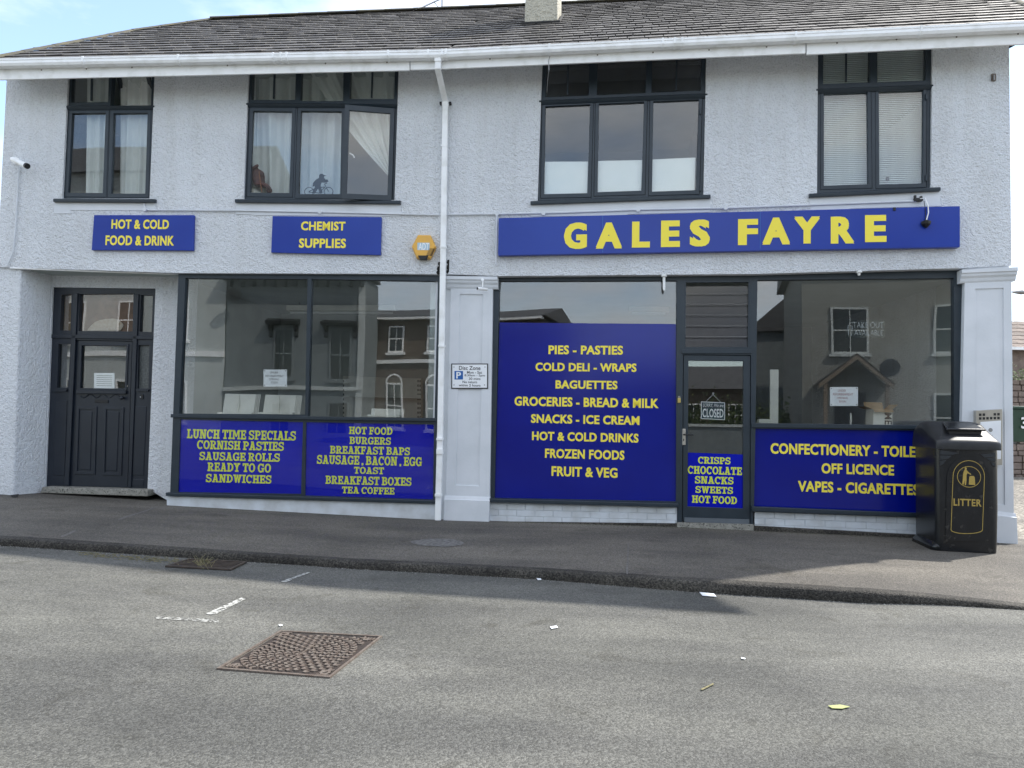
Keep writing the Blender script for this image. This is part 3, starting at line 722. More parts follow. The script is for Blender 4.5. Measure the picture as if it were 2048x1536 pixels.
def inroof(sd, u, v):
    if v > vtop(sd, u): return False
    if sd == 'L':
        if u > v * .036 + .06: return False
        p, q = (hipL[0], hipL[1]) if v < hipL[1][1] else (hipL[1], hipL[2])
        return u > p[0] + (q[0] - p[0]) * (v - p[1]) / (q[1] - p[1]) - .10
    if u < -v * .036: return False
    return u < hipR[0][0] + (hipR[1][0] - hipR[0][0]) * v / VRend + .08
roof = None
mb = MB()
pl_ = [(hipL[0]), (0, 0), (ridge_mid[1] * .036, ridge_mid[1]), hipL[2], hipL[1]]; mb.add([RP('L', u, v, -.012) for u, v in pl_], [(0, 1, 2, 3, 4)])
pr2_ = [(0, 0), hipR[0], hipR[1], (-ridge_mid[1] * .036, ridge_mid[1])]; mb.add([RP('R', u, v, -.012) for u, v in pr2_], [(0, 1, 2, 3)])
# rear slopes and hip ends close the volume
A = RP('L', *hipL[2], -.03); B = RP('R', 0, ridge_mid[1], -.03); C = RP('R', *hipR[1], -.03)
back = [P('L', hipL[0][0], RP('L', *hipL[0]).z, -DEP - .4), P('R', UR - .7, RP('R', *hipR[0]).z + 1.3, -DEP - .4)]
mb.add([A, B, C, back[1], back[0]], [(0, 1, 2, 3), (0, 3, 4)])
mb.add([RP('L', *hipL[0], -.03), A, back[0]], [(0, 1, 2)]); mb.add([RP('R', *hipR[0], -.03), C, back[1]], [(0, 1, 2)])
roof = mb.obj('roof', 'underlay', shop)
SW, SE = .215, .225
rs = random.Random(11)
def slate_geo(mb, sd, u, v, w):
    l = SE * 1.35; dz = rs.uniform(0, .006); sk = rs.uniform(-.006, .006); g = .006
    h0 = .013 + dz; h1 = -.006
    a = [RP(sd, u + g, v + sk, h0), RP(sd, u + w - g, v - sk, h0 + rs.uniform(-.002, .002)), RP(sd, u + w - g, v + l, h1), RP(sd, u + g, v + l, h1)]
    b = [q - (ZV * math.cos(PITCH) + NV[sd] * math.sin(PITCH)) * .011 for q in a]
    mb.hexa(a, b)
mbs = MB(); cnt = 0; ROWS = 5
for row in range(24):
    v = -.03 + row * SE
    for sd in 'LR':
        u = UL - 1.5 if sd == 'L' else -.45
        if row % 2: u += SW / 2
        end = 0.1 if sd == 'L' else UR + 1.6
        while u < end:
            w = SW * rs.uniform(.93, 1.07)
            if inroof(sd, u + w / 2, max(v + SE * .5, 0)) :
                q = RP(sd, u, v)
                vis = True
                if row < ROWS and cnt < 296 and vis:
                    m1 = MB(); slate_geo(m1, sd, u, v, w); m1.obj('slate', 'slate', roof); cnt += 1
                else: slate_geo(mbs, sd, u, v, w)
            u += w
tag(mbs.obj('slates', 'slate', roof), kind='stuff')
def caps(a, b, sd0, sd1, r=.085):
    """half-round tiles between two world points"""
    L = (b - a).length; n = max(1, int(L / .45)); d = (b - a) / n
    for i in range(n):
        p0, p1 = a + d * i, a + d * (i + 1.03); x = d.normalized(); y = x.cross(ZV).normalized(); zz = y.cross(x)
        if zz.z < 0: zz = -zz
        mb = MB(); rings = []
        for p, q in ((p0, r), (p1, r * .93)):
            rings.append([p + y * math.cos(t) * q + zz * (math.sin(t) * q * .6) for t in [math.pi * k / 8 for k in range(9)]])
        mb.loft(rings); mb.obj('ridge_tile', 'ridge', roof)
caps(RP('L', *hipL[0]), RP('L', *hipL[1]), 0, 0, .06); caps(RP('L', *hipL[1]), RP('L', *hipL[2]), 0, 0, .06)
caps(RP('L', *hipL[2]), RP('R', 0, ridge_mid[1]), 0, 0, .08); caps(RP('R', 0, ridge_mid[1]), RP('R', *hipR[1]), 0, 0, .08)
caps(RP('R', *hipR[0]), RP('R', *hipR[1]), 0, 0, .06)
# chimney
cu, cv = rhit('R', 1048, 49); cu2, _ = rhit('R', 1113, 50); cp = RP('R', cu, cv)
co = (cp - PIV).dot(NV['R']); mb = MB()
mb.hexa([P('R', cu, cp.z - .5, co - .75), P('R', cu2, cp.z - .5, co - .75), P('R', cu2, cp.z - .5, co), P('R', cu, cp.z - .5, co)],
        [P('R', cu + .02, cp.z + 1.4, co - .75), P('R', cu2 - .02, cp.z + 1.4, co - .75), P('R', cu2 - .02, cp.z + 1.4, co - .02), P('R', cu + .02, cp.z + 1.4, co - .02)])
mb.obj('chimney', 'chimney', shop, bevel=.015)
mb = MB(); mb.tube([RP('R', cu - .03, cv - .04, .02), RP('R', cu2 + .03, cv - .04, .02)], .02, 6)
mb.tube([RP('R', cu2 + .02, cv - .04, .02), RP('R', cu2 + .03, cv + .7, .03)], .02, 6); mb.obj('chimney_flashing', 'underlay', shop)

# ------------------------------------------------ ground floor left: pier, recess, door
LO = -.03; DO = -.46
mb = MB()
a = quz('L', [(-60, 534), (41, 545), (26, 1010), (-60, 1010)], LO)
bk = [UZ('L', -60, 534, LO), UZ('L', 104, 552, DO), UZ('L', 90, 985, DO), UZ('L', -60, 1010, LO)]
zt_ = zb + .2
mb.hexa([P('L', a[0][0], zt_, LO), P('L', a[1][0], zt_, LO), P('L', a[2][0], -.1, LO), P('L', a[3][0], -.1, LO)],
        [P('L', a[0][0], zt_, DO), P('L', bk[1][0], zt_, DO), P('L', bk[2][0], -.1, DO), P('L', a[3][0], -.1, DO)])
mb.obj('door_pier', 'rough', shop, bevel=.02)
DQ = [(105, 574), (311, 577), (295, 977), (90, 974)]
mb = MB()
o = quz('L', [(95, 536), (362, 536), (358, 1015), (80, 1012)], DO); d = quz('L', DQ, DO)
slab(mb, 'L', [o[0], o[1], o[2], d[2], d[1], d[0], d[3], o[3]], [], DO - .15, DO)
mb.obj('recess_wall', 'rough', shop)
mb = MB()
e = UZ('L', 361, 700, -.155)[0]
mb.hexa([P('L', e, 0, DO), P('L', e + .05, 0, DO), P('L', e + .05, 0, -.152), P('L', e, 0, -.152)], [P('L', e, zb, DO), P('L', e + .05, zb, DO), P('L', e + .05, zb, -.152), P('L', e, zb, -.152)])
mb.obj('recess_return', 'rough', shop)
mb = MB(); qslab(mb, 'L', [(84, 974), (296, 980), (295, 993), (80, 986)], DO - .1, DO + .14); mb.obj('doorstep', 'stone', shop, bevel=.01)
# door set
fo = DO - .03
H = [[(123, 590), (143, 588), (141, 661), (120, 661)], [(159, 588), (267, 587), (265, 663), (157, 662)], [(282, 590), (306, 590), (303, 664), (279, 663)],
     [(117, 688), (141, 688), (136, 775), (114, 775)], [(150, 680), (265, 682), (256, 976), (136, 973)], [(277, 690), (299, 690), (297, 777), (275, 777)]]
mb = MB(); ringpx(mb, 'L', shrink(DQ, .5), H, fo - .07, fo); ds = mb.obj('door_frame', 'door', shop, bevel=.005)
mb = MB()
for q in (((103, 668), (306, 672), (306, 679), (102, 676)), ((146, 586), (155, 586), (137, 972), (128, 972)), ((268, 588), (277, 588), (262, 974), (256, 974))):
    qslab(mb, 'L', q, fo, fo + .022)
mb.obj('moulding', 'door', ds, bevel=.006)
for i, q in enumerate(H):
    if i == 4: continue
    mb = MB(); qslab(mb, 'L', expand(q, 2), fo - .045, fo - .04); mb.obj('pane', 'obscure' if i == 5 else 'glass', ds)
# side panels of the door set
for q in (((109, 800), (134, 801), (129, 952), (104, 950)), ((270, 812), (293, 813), (287, 952), (265, 950)), ((265, 958), (288, 959), (287, 973), (263, 972))):
    mb = MB(); qslab(mb, 'L', q, fo - .01, fo + .008); mb.obj('side_panel', 'door', ds, bevel=.006)
mb = MB(); qslab(mb, 'L', [(106, 778), (133, 778), (132, 783), (105, 783)], fo, fo + .03); qslab(mb, 'L', [(272, 778), (297, 779), (296, 783), (271, 782)], fo, fo + .02); mb.obj('moulding', 'door', ds)
mb = MB(); lf = H[4]; dg = [(163, 691), (253, 692), (249, 777), (160, 776)]
ringpx(mb, 'L', shrink(lf, .8), [dg], fo - .06, fo - .015); door = mb.obj('door', 'door', shop, bevel=.004)
mb = MB(); ringpx(mb, 'L', expand(dg, 4), [dg], fo - .015, fo - .003); mb.obj('moulding', 'door', door, bevel=.004)
mb = MB(); qslab(mb, 'L', dg, fo - .045, fo - .04); mb.obj('pane', 'glass', door)
mb = MB(); qslab(mb, 'L', [(152, 780), (252, 781), (251, 788), (151, 787)], fo - .015, fo + .022); mb.obj('moulding', 'door', door, bevel=.005)
mb = MB()   # wavy apron under the glass
pts = [(160 + i * 2.2, 792 + 3.5 * math.sin(i * .55)) for i in range(40)]
mb.tube([P('L', *UZ('L', x, y, fo), fo - .012) for x, y in pts], .008, 6); mb.obj('moulding', 'door', door)
for q in ([(155, 815), (191, 816), (187, 947), (151, 946)], [(209, 816), (245, 817), (240, 949), (206, 948)]):
    mb = MB(); ringpx(mb, 'L', expand(q, 2.5), [shrink(q, 3)], fo - .015, fo - .001); pnl = mb.obj('panel', 'door', door, bevel=.004)
    mb = MB(); qslab(mb, 'L', shrink(q, 7), fo - .02, fo - .006); mb.obj('raised_field', 'door', pnl, bevel=.006)
mb = MB(); qslab(mb, 'L', [(190, 799), (216, 800), (216, 806), (189, 805)], fo - .012, fo - .004); mb.obj('letterbox', 'blk', door, bevel=.002)
u, z = UZ('L', 246, 796, fo); mb = MB(); mb.tube([P('L', u, z, fo - .015), P('L', u, z, fo + .02), P('L', u, z, fo + .03), P('L', u, z, fo + .05), P('L', u, z, fo + .055)], .02, 12, [.012, .012, .026, .022, .008]); mb.obj('knob', 'door', door, smooth=True)
u, z = UZ('L', 253, 772, fo); mb = MB(); mb.disc(P('L', u, z, fo - .013), NV['L'], .012, .005, 12); mb.obj('lock', 'steel', door)
mb = MB(); qslab(mb, 'L', [(280, 789), (286, 789), (286, 798), (280, 798)], fo, fo + .012); b_ = mb.obj('bell_push', 'blk', ds)
u, z = UZ('L', 282, 794, fo); mb = MB(); mb.disc(P('L', u, z, fo + .012), NV['L'], .006, .003, 8); mb.obj('button', 'paper', b_)
# boarded and peeling inside of the fanlight
mb = MB(); qslab(mb, 'L', [(158, 586), (268, 586), (266, 665), (156, 664)], fo - .12, fo - .11); mb.obj('backing_board', 'wood', ds)
mb = MB(); q = [(174, 661), (181, 652), (190, 644), (200, 640), (212, 638), (226, 637), (236, 639), (243, 645), (247, 650), (244, 656), (240, 661)]
slab(mb, 'L', [UZ('L', x, y, fo - .09) for x, y in q], [], fo - .1, fo - .09); mb.obj('peeling_paper', 'peel', ds)
mb = MB(); qslab(mb, 'L', [(121, 588), (145, 588), (143, 662), (118, 662)], fo - .12, fo - .11); mb.obj('backing_board', mat('amber_board', (.30, .19, .09), .6), ds)

# ------------------------------------------------ left shop window
def bars(name, sd, quads, o0, o1, m, parent, bevel=.004):
    mb = MB()
    for q in quads: qslab(mb, sd, q, o0, o1)
    return mb.obj(name, m, parent, bevel=bevel)
SO = -.06
lp = [[(371, 556), (615, 558), (610, 829), (358, 827)], [(623, 558), (876, 562), (869, 836), (616, 833)]]
lv = [[(361, 839), (606, 844), (602, 988), (356, 984)], [(612, 844), (868, 849), (866, 999), (610, 991)]]
mb = MB(); ringpx(mb, 'L', [(357, 545), (882, 548), (870, 1004), (340, 990)], lp + lv, SO - .09, SO); sw = mb.obj('shop_window', 'dark', shop, bevel=.004)
bars('rail', 'L', [[(341, 828), (872, 837), (872, 843), (341, 835)]], SO, SO + .035, 'dark', sw)
bars('sill', 'L', [[(331, 985), (872, 1001), (871, 1008), (331, 992)]], SO, SO + .06, 'dark', sw, .008)
for q in lp:
    mb = MB(); qslab(mb, 'L', expand(q, 2), SO - .05, SO - .044); mb.obj('pane', 'glass', sw)
for q in lv:
    mb = MB(); qslab(mb, 'L', expand(q, 2), SO - .014, SO - .009); mb.obj('pane', 'glass_low', sw)
mb = MB(); qslab(mb, 'L', [(333, 992), (872, 1008), (870, 1060), (333, 1040)], SO - .1, SO + .01); mb.obj('plinth', 'plinth', shop, bevel=.008)
# ------------------------------------------------ pilasters
def pilaster(sd, cap, shaft, panel, base, off):
    mb = MB(); ringpx(mb, sd, shaft, [panel], off - .12, off); p = mb.obj('pilaster', 'smooth', shop, bevel=.003)
    mb = MB(); qslab(mb, sd, expand(panel, 1.5), off - .05, off - .014); mb.obj('recessed_panel', 'smooth', p)
    mb = MB(); A, B = UZ(sd, *cap[0], off + .06), UZ(sd, *cap[1], off + .06)
    sweep(mb, sd, [(off - .1, 0), (off + .06, 0), (off + .06, -.04), (off + .045, -.05), (off + .04, -.075), (off + .02, -.10), (off + .012, -.13), (off, -.15), (off - .1, -.15)], A, B)
    mb.obj('capital', 'smooth', p)
    mb = MB(); qslab(mb, sd, base, off - .1, off + .035); mb.obj('base', 'smooth', p, bevel=.006)
    A, B = UZ(sd, base[0][0], base[0][1], off + .035), UZ(sd, base[1][0], base[1][1], off + .035)
    mb = MB(); sweep(mb, sd, [(off - .05, .06), (off + .004, .06), (off + .012, .045), (off + .024, .02), (off + .035, .012), (off + .035, -.001), (off - .05, -.001)], A, B); mb.obj('base_moulding', 'smooth', p)
    return p
pilaster('R', ((892, 552), (995, 553)), [(902, 553), (986, 553), (979, 1012), (891, 1010)], [(920, 588), (966, 589), (958, 972), (911, 970)], [(888, 1001), (979, 1004), (977, 1060), (886, 1058)], -.06)
pilaster('R', ((1924, 539), (2036, 534)), [(1930, 545), (2023, 543), (2028, 1050), (1920, 1045)], [(1951, 578), (2007, 576), (2010, 1010), (1949, 1008)], [(1985, 1032), (2034, 1038), (2037, 1100), (1985, 1096)], -.04)
mb = MB()   # strip of wall between pipe and pilaster, behind the drainpipe
qslab(mb, 'R', [(872, 548), (904, 549), (893, 1055), (862, 1053)], -.3, -.09); mb.obj('wall_strip', 'smooth', shop)
# ------------------------------------------------ right shopfront
RO = -.11
p1 = [(999, 562), (1353, 561), (1352, 1003), (989, 996)]
p2 = [(1368, 561), (1501, 560), (1500, 698), (1367, 698)]
dr = [(1366, 709), (1502, 710), (1501, 1047), (1364, 1043)]
p3 = [(1515, 560), (1908, 556), (1909, 851), (1511, 847)]
p3b = [(1511, 857), (1915, 862), (1915, 1030), (1508, 1013)]
mb = MB(); o = [(986, 549), (1921, 538), (1920, 1040), (1505, 1022), (1506, 1050), (1502, 1049), (1502, 1047), (1501, 710), (1366, 709), (1364, 1043), (1362, 1047), (1353, 1046), (1354, 1009), (978, 1001)]
ringpx(mb, 'R', [(986, 549), (1924, 538), (1923, 1038), (1507, 1024), (1506, 1051), (1501, 1050), (1502, 710), (1366, 709), (1364, 1044), (1364, 1047), (1354, 1046), (1355, 1008), (978, 1000)], [p1, p2, p3, p3b], RO - .09, RO)
rf = mb.obj('shop_window', 'dark', shop, bevel=.004)
bars('sill', 'R', [[(978, 997), (1357, 1007), (1357, 1015), (978, 1005)]], RO, RO + .07, 'dark', rf, .008)
bars('sill', 'R', [[(1504, 1013), (1924, 1030), (1924, 1038), (1504, 1023)]], RO, RO + .07, 'dark', rf, .008)
bars('rail', 'R', [[(1504, 846), (1922, 852), (1922, 859), (1504, 855)]], RO, RO + .03, 'dark', rf)
bars('transom_bar', 'R', [[(1363, 699), (1504, 699), (1504, 707), (1363, 707)]], RO, RO + .015, 'dark', rf)
for q in ([(999, 562), (1353, 561), (1353, 650), (999, 647)], p3):
    mb = MB(); qslab(mb, 'R', expand(q, 2), RO - .05, RO - .044); mb.obj('pane', 'glass', rf)
# louvre blades of the fanlight
mb = MB(); ringpx(mb, 'R', expand(p2, 1), [shrink(p2, 4)], RO - .05, RO - .004); lv_ = mb.obj('louvre_frame', 'dark', rf)
for i in range(6):
    t0, t1 = i / 6, (i + 1) / 6; y0 = 565 + t0 * 129; y1 = 565 + t1 * 129
    a, b = UZ('R', 1371, y0, RO), UZ('R', 1498, y0, RO); c, d = UZ('R', 1371, y1, RO), UZ('R', 1498, y1, RO)
    mb = MB(); mb.hexa([P('R', a[0], a[1] + .008, RO - .055), P('R', b[0], a[1] + .008, RO - .055), P('R', b[0], c[1], RO - .02), P('R', a[0], c[1], RO - .02)],
                       [P('R', a[0], a[1] + .008, RO - .060), P('R', b[0], a[1] + .008, RO - .060), P('R', b[0], c[1], RO - .025), P('R', a[0], c[1], RO - .025)])
    mb.obj('louvre_blade', 'glass_low', rf)
    mb = MB(); mb.tube([P('R', a[0], c[1], RO - .02), P('R', b[0], c[1], RO - .02)], .003, 6); mb.obj('blade_edge', 'metal', rf)
# glazed shop door
gq = [(1377, 721), (1487, 722), (1486, 1017), (1375, 1013)]
mb = MB(); ringpx(mb, 'R', [(1367, 710), (1501, 711), (1500, 1046), (1365, 1042)], [gq], RO - .07, RO - .015); sdoor = mb.obj('door', 'dark', shop, bevel=.004)
sdoor['label'] = 'glazed shop door'
mb = MB(); qslab(mb, 'R', gq, RO - .05, RO - .045); mb.obj('pane', 'glass', sdoor)
mb = MB(); qslab(mb, 'R', [(1369, 1035), (1499, 1039), (1499, 1048), (1369, 1044)], RO - .015, RO + .0); mb.obj('kick_plate', mat('grey_strip', (.12, .14, .16), .4), sdoor)
mb = MB(); c = UZ('R', 1367.5, 874, RO); mb.box(P('R', c[0], c[1], RO - .008), (UV['R'], ZV, NV['R']), (.022, .10, .008)); hp = mb.obj('handle_plate', 'steel', sdoor, bevel=.006)
mb = MB(); mb.tube([P('R', c[0], c[1] + .03, RO), P('R', c[0], c[1] + .03, RO + .04), P('R', c[0] + .02, c[1] + .03, RO + .045), P('R', c[0] + .11, c[1] + .03, RO + .045)], .009, 8); mb.obj('lever', 'blk', hp, smooth=True)
mb = MB(); mb.box(P('R', c[0], c[1] - .035, RO + .001), (UV['R'], ZV, NV['R']), (.006, .014, .002)); mb.obj('keyhole', 'blk', hp)
c = UZ('R', 1358, 801, RO); mb = MB(); mb.box(P('R', c[0], c[1], RO + .012), (UV['R'], ZV, NV['R']), (.018, .03, .012)); pk = mb.obj('padlock', 'brass', rf, bevel=.004)
mb = MB(); mb.tube([P('R', c[0] - .01, c[1] + .028, RO + .012), P('R', c[0] - .008, c[1] + .05, RO + .012), P('R', c[0] + .008, c[1] + .05, RO + .012), P('R', c[0] + .01, c[1] + .028, RO + .012)], .004, 6); mb.obj('shackle', 'steel', pk)
# painted brick plinths
M['mortar'] = mat('mortar_painted', (0.62, 0.655, 0.69), 0.8, (0.50, 0.53, 0.55), 12, .4, 40, .004)
def brickwork(q, off, nrow):
    mb = MB(); qslab(mb, 'R', [(q[0][0], q[0][1] - 3), (q[1][0], q[1][1] - 3), (q[2][0], q[2][1] + 14), (q[3][0], q[3][1] + 14)], off - .1, off); pl = mb.obj('plinth', 'mortar', shop)
    c = quz('R', q, off); u0, u1 = c[0][0], c[1][0]
    br = random.Random(5)
    for r in range(nrow):
        u = u0 - (r % 2) * .11
        while u < u1:
            a, b = max(u, u0) + .003, min(u + .225, u1) - .003
            if b - a > .03:
                def zz(uu, t): s = (uu - u0) / (u1 - u0); zt = c[0][1] + (c[1][1] - c[0][1]) * s; zl = zt - .078 * nrow; return zt + (zl - zt) * t
                t0, t1 = (r + .04) / nrow, (r + .95) / nrow; h = off + .006 + br.uniform(0, .004)
                m1 = MB(); m1.hexa([P('R', a, zz(a, t0), off - .01), P('R', b, zz(b, t0), off - .01), P('R', b, zz(b, t1), off - .01), P('R', a, zz(a, t1), off - .01)],
                                   [P('R', a, zz(a, t0), h), P('R', b, zz(b, t0), h), P('R', b, zz(b, t1), h), P('R', a, zz(a, t1), h)])
                m1.obj('brick', 'plinth', pl, bevel=.004)
            u += .23
brickwork([(979, 1006), (1354, 1015), (1354, 1050), (978, 1042)], RO - .01, 3)
brickwork([(1509, 1023), (1924, 1038), (1924, 1078), (1509, 1056)], RO - .01, 4)
mb = MB(); qslab(mb, 'R', [(1354, 1045), (1508, 1049), (1508, 1062), (1354, 1058)], RO - .1, RO + .03); mb.obj('threshold', 'stone', shop)
mb = MB(); qslab(mb, 'R', [(985, 1043), (1355, 1047), (1355, 1060), (985, 1060)], RO - .1, RO + .025)
qslab(mb, 'R', [(1508, 1052), (1925, 1075), (1925, 1100), (1508, 1070)], RO - .1, RO + .05); mb.obj('footing', M['kerb'], shop, bevel=.01)

# ================================================================== SIGNS
def signboard(sd, q, off, label, lines, th=.03, name='sign_board', m='bluesign', cat='sign'):
    cx = sum(p[0] for p in q) / 4; cy = max(p[1] for p in q); u, z = UZ(sd, cx, cy, off)
    t = thing(name, label, cat, P(sd, u, z, 0.0))
    mb = MB(); qslab(mb, sd, q, 0.002, off); mb.obj('board', m, t, bevel=.004)
    for txt, box in lines: letter(sd, txt, box, off + .0015, 'yellow', t, .040)
    return t
signboard('L', [(188, 430), (388, 430), (386, 501), (183, 500)], .045, 'blue wall sign reading HOT & COLD FOOD & DRINK in yellow', (('HOT & COLD', (223, 439, 338, 458)), ('FOOD & DRINK', (211, 471, 348, 491))))
signboard('L', [(545, 432), (763, 434), (761, 510), (542, 505)], .045, 'blue wall sign reading CHEMIST SUPPLIES in yellow', (('CHEMIST', (602, 443, 691, 461)), ('SUPPLIES', (598, 477, 692, 496))))
t = signboard('R', [(997, 436), (1920, 412), (1920, 494), (996, 511)], .09, 'long blue fascia sign with large yellow letters above the shopfront', ())
for ch, x0, x1, y0, y1 in (('G', 1128, 1174, 445, 498), ('A', 1192, 1244, 445, 497), ('L', 1264, 1300, 443, 495), ('E', 1322, 1360, 441, 494), ('S', 1379.5, 1420, 439, 493),
                           ('F', 1476, 1516, 438, 490), ('A', 1525, 1580, 435, 489), ('Y', 1588.6, 1640, 433, 487), ('R', 1661.5, 1708.5, 433, 487), ('E', 1730, 1773, 430, 484)):
    letter('R', ch, (x0, y0, x1, y1), .0925, 'yellow', t, .065, name='letter')
for x, y in ((1205, 430), (1520, 422)):   # butt joints between the panels
    mb = MB(); qslab(mb, 'R', [(x, y + 1), (x + .9, y + 1), (x + .9, y + 75), (x, y + 75)], .089, .0908); mb.obj('panel_joint', 'pblue', t)

def vinyl(sd, q, off, label, lines, slabf, tm, name='window_sign'):
    u, z = UZ(sd, (q[2][0] + q[3][0]) / 2, q[2][1], off)
    t = thing(name, label, 'sign', P(sd, u, z, off))
    mb = MB(); qslab(mb, sd, q, off - .004, off); mb.obj('vinyl_panel', 'bluebright' if tm == 'lime' else 'blue', t)
    for txt, b in lines: letter(sd, txt, b, off + .0012, tm, t, .042, slabf)
    return t
vinyl('L', lv[0], SO - .02, 'left lower window panel in blue listing lunch time specials in lime slab letters',
      (('LUNCH TIME SPECIALS', (374, 860, 592, 879)), ('CORNISH PASTIES', (394, 882, 568, 900)), ('SAUSAGE ROLLS', (399, 905, 560, 922)), ('READY TO GO', (415, 926, 542, 944)), ('SANDWICHES', (412, 949, 543, 966))), True, 'lime')
vinyl('L', lv[1], SO - .02, 'lower window panel in blue beside the drainpipe, listing hot food, burgers and breakfast',
      (('HOT FOOD', (698, 854, 785, 869)), ('BURGERS', (699, 874, 782, 889)), ('BREAKFAST BAPS', (660, 893, 820, 909)), ('SAUSAGE , BACON , EGG', (634, 912, 844, 931)), ('TOAST', (708, 934, 768, 948)),
       ('BREAKFAST BOXES', (651, 953, 823, 970)), ('TEA COFFEE', (684, 974, 789, 988))), True, 'lime')
vinyl('R', [(999, 645), (1352, 648), (1352, 1003), (989, 996)], RO - .03, 'tall blue window panel listing pies, pasties, groceries and fruit & veg in yellow',
      (('PIES - PASTIES', (1097, 691, 1246, 709)), ('COLD DELI - WRAPS', (1071, 726, 1273, 743)), ('BAGUETTES', (1111, 761, 1235, 778)), ('GROCERIES - BREAD & MILK', (1029, 795, 1317, 814)),
       ('SNACKS - ICE CREAM', (1062, 830, 1279, 848)), ('HOT & COLD DRINKS', (1064, 865, 1277, 883)), ('FROZEN FOODS', (1090, 899, 1249, 918)), ('FRUIT & VEG', (1103, 934, 1235, 954))), False, 'yellow')
vinyl('R', [(1376, 905), (1486, 909), (1486, 1017), (1375, 1013)], RO - .035, 'small blue panel in the foot of the glazed door listing crisps, chocolate and sweets',
      (('CRISPS', (1396, 914, 1461, 928)), ('CHOCOLATE', (1375.5, 933, 1484, 949)), ('SNACKS', (1390, 953, 1467, 968)), ('SWEETS', (1391, 973, 1466, 987)), ('HOT FOOD', (1384, 992, 1474, 1007))), True, 'lime')
vinyl('R', p3b, RO - .03, 'blue window panel behind the litter bin listing confectionery, off licence and vapes',
      (('CONFECTIONERY - TOILETRIES', (1541, 890, 1893, 912)), ('OFF LICENCE', (1643, 928, 1788, 949)), ('VAPES - CIGARETTES', (1596, 965, 1838, 987))), False, 'yellow')

# parking plate on the pilaster
u, z = UZ('R', 939, 777, 0); t = thing('parking_sign', 'white disc zone parking plate with blue P on the pilaster', 'sign', P('R', u, z, -.06))
mb = MB(); qslab(mb, 'R', rect(902.5, 727, 976, 777.5), -.055, -.05); mb.obj('border', 'blk', t, bevel=.003)
mb = MB(); qslab(mb, 'R', rect(904.5, 729, 974, 775.5), -.05, -.048); mb.obj('plate', 'paper', t)
mb = MB(); qslab(mb, 'R', rect(909, 742, 926, 759), -.048, -.0465); mb.obj('blue_square', 'pblue', t)
letter('R', 'P', (912.5, 744, 922, 757), -.0455, 'paper', t, .03)
for txt, b in (('Disc Zone', (918, 732, 961, 740)), ('Mon - Sat', (934, 742, 964, 747.5)), ('8.30am - 5pm', (929, 748.7, 970, 754)), ('30 mins', (937.7, 755, 961, 760)), ('No return', (925, 761.5, 954, 766.5)), ('within 2 hours', (917.6, 768, 961, 773))):
    letter('R', txt, b, -.047, 'ink', t, .014)
for x, y in ((908, 734), (970, 734), (908, 770), (969, 770)):
    u, z = UZ('R', x, y, -.048); mb = MB(); mb.disc(P('R', u, z, -.048), NV['R'], .006, .003, 8); mb.obj('screw_head', 'blk', t)

# notices
def notice(sd, q, off, label, lines, m='ink', name='paper_notice'):
    u, z = UZ(sd, q[3][0], q[3][1], off); t = thing(name, label, 'notice', P(sd, u, z, off))
    mb = MB(); qslab(mb, sd, q, off - .002, off); mb.obj('sheet', 'paper', t)
    for txt, b in lines: letter(sd, txt, b, off + .001, m, t, .0)
    return t
def corners(t, sd, q, off):
    for x, y in shrink(q, 2.5):
        u, z = UZ(sd, x, y, off); mb = MB(); mb.disc(P(sd, u, z, off), NV[sd], .006, .003, 8); mb.obj('suction_pad', 'blk', t)
q = rect(527, 739, 574, 773); t = notice('L', q, SO - .062, 'white refurbishment notice inside the left shop window', (('UNDER', (540, 743, 556, 747)), ('REFURBISHMENT', (531, 750, 567, 754)), ('OPENING', (538, 756.5, 558, 760.5)), ('SOON', (542, 763, 555, 767)))); corners(t, 'L', q, SO - .062)
q = rect(1660, 774, 1716, 812); t = notice('R', q, RO - .062, 'white refurbishment notice inside the right shop window', (('UNDER', (1676, 779, 1692, 783.5)), ('REFURBISHMENT', (1666, 786.5, 1706, 791)), ('OPENING', (1674, 794, 1696, 798)), ('SOON', (1678, 801, 1692, 805))), 'redink'); corners(t, 'R', q, RO - .062)
notice('L', rect(188, 746, 229, 777), fo - .05, 'white printed sheet in the glass of the dark panelled door', tuple(('-', (193, 751 + i * 4, 224, 751.8 + i * 4)) for i in range(6)))
# closed sign hanging in the shop door
u, z = UZ('R', 1427, 839, RO - .06); t = thing('closed_sign', 'small hanging sign reading SORRY, We are CLOSED in the shop door', 'sign', P('R', u, z, RO - .07))
so_ = RO - .056
M['csign'] = mat('closed_navy', (.012, .05, .09), .4)
mb = MB(); qslab(mb, 'R', [(1402, 803), (1450, 805), (1450, 840), (1402, 838)], so_ - .006, so_ - .001); mb.obj('border', 'paper', t, bevel=.003)
mb = MB(); qslab(mb, 'R', [(1403.5, 804.5), (1448.5, 806.5), (1448.5, 838.5), (1403.5, 836.5)], so_ - .001, so_); mb.obj('plate', 'csign', t)
letter('R', 'SORRY, We are', (1406, 807, 1447, 815), so_ + .001, 'paper', t, .0, italic=.2)
letter('R', 'CLOSED', (1405, 817.5, 1447, 835), so_ + .001, 'paper', t, .02)
mb = MB()
for x in (1411, 1441):
    a = UZ('R', x, 804, so_); b = UZ('R', 1426, 789, so_); mb.tube([P('R', *a, so_), P('R', *b, so_)], .002, 5)
mb.obj('cord', 'paper', t)
b = UZ('R', 1426, 787, so_); mb = MB(); mb.disc(P('R', *b, so_ - .005), NV['R'], .014, .01, 12); mb.obj('suction_cup', 'metal', t)

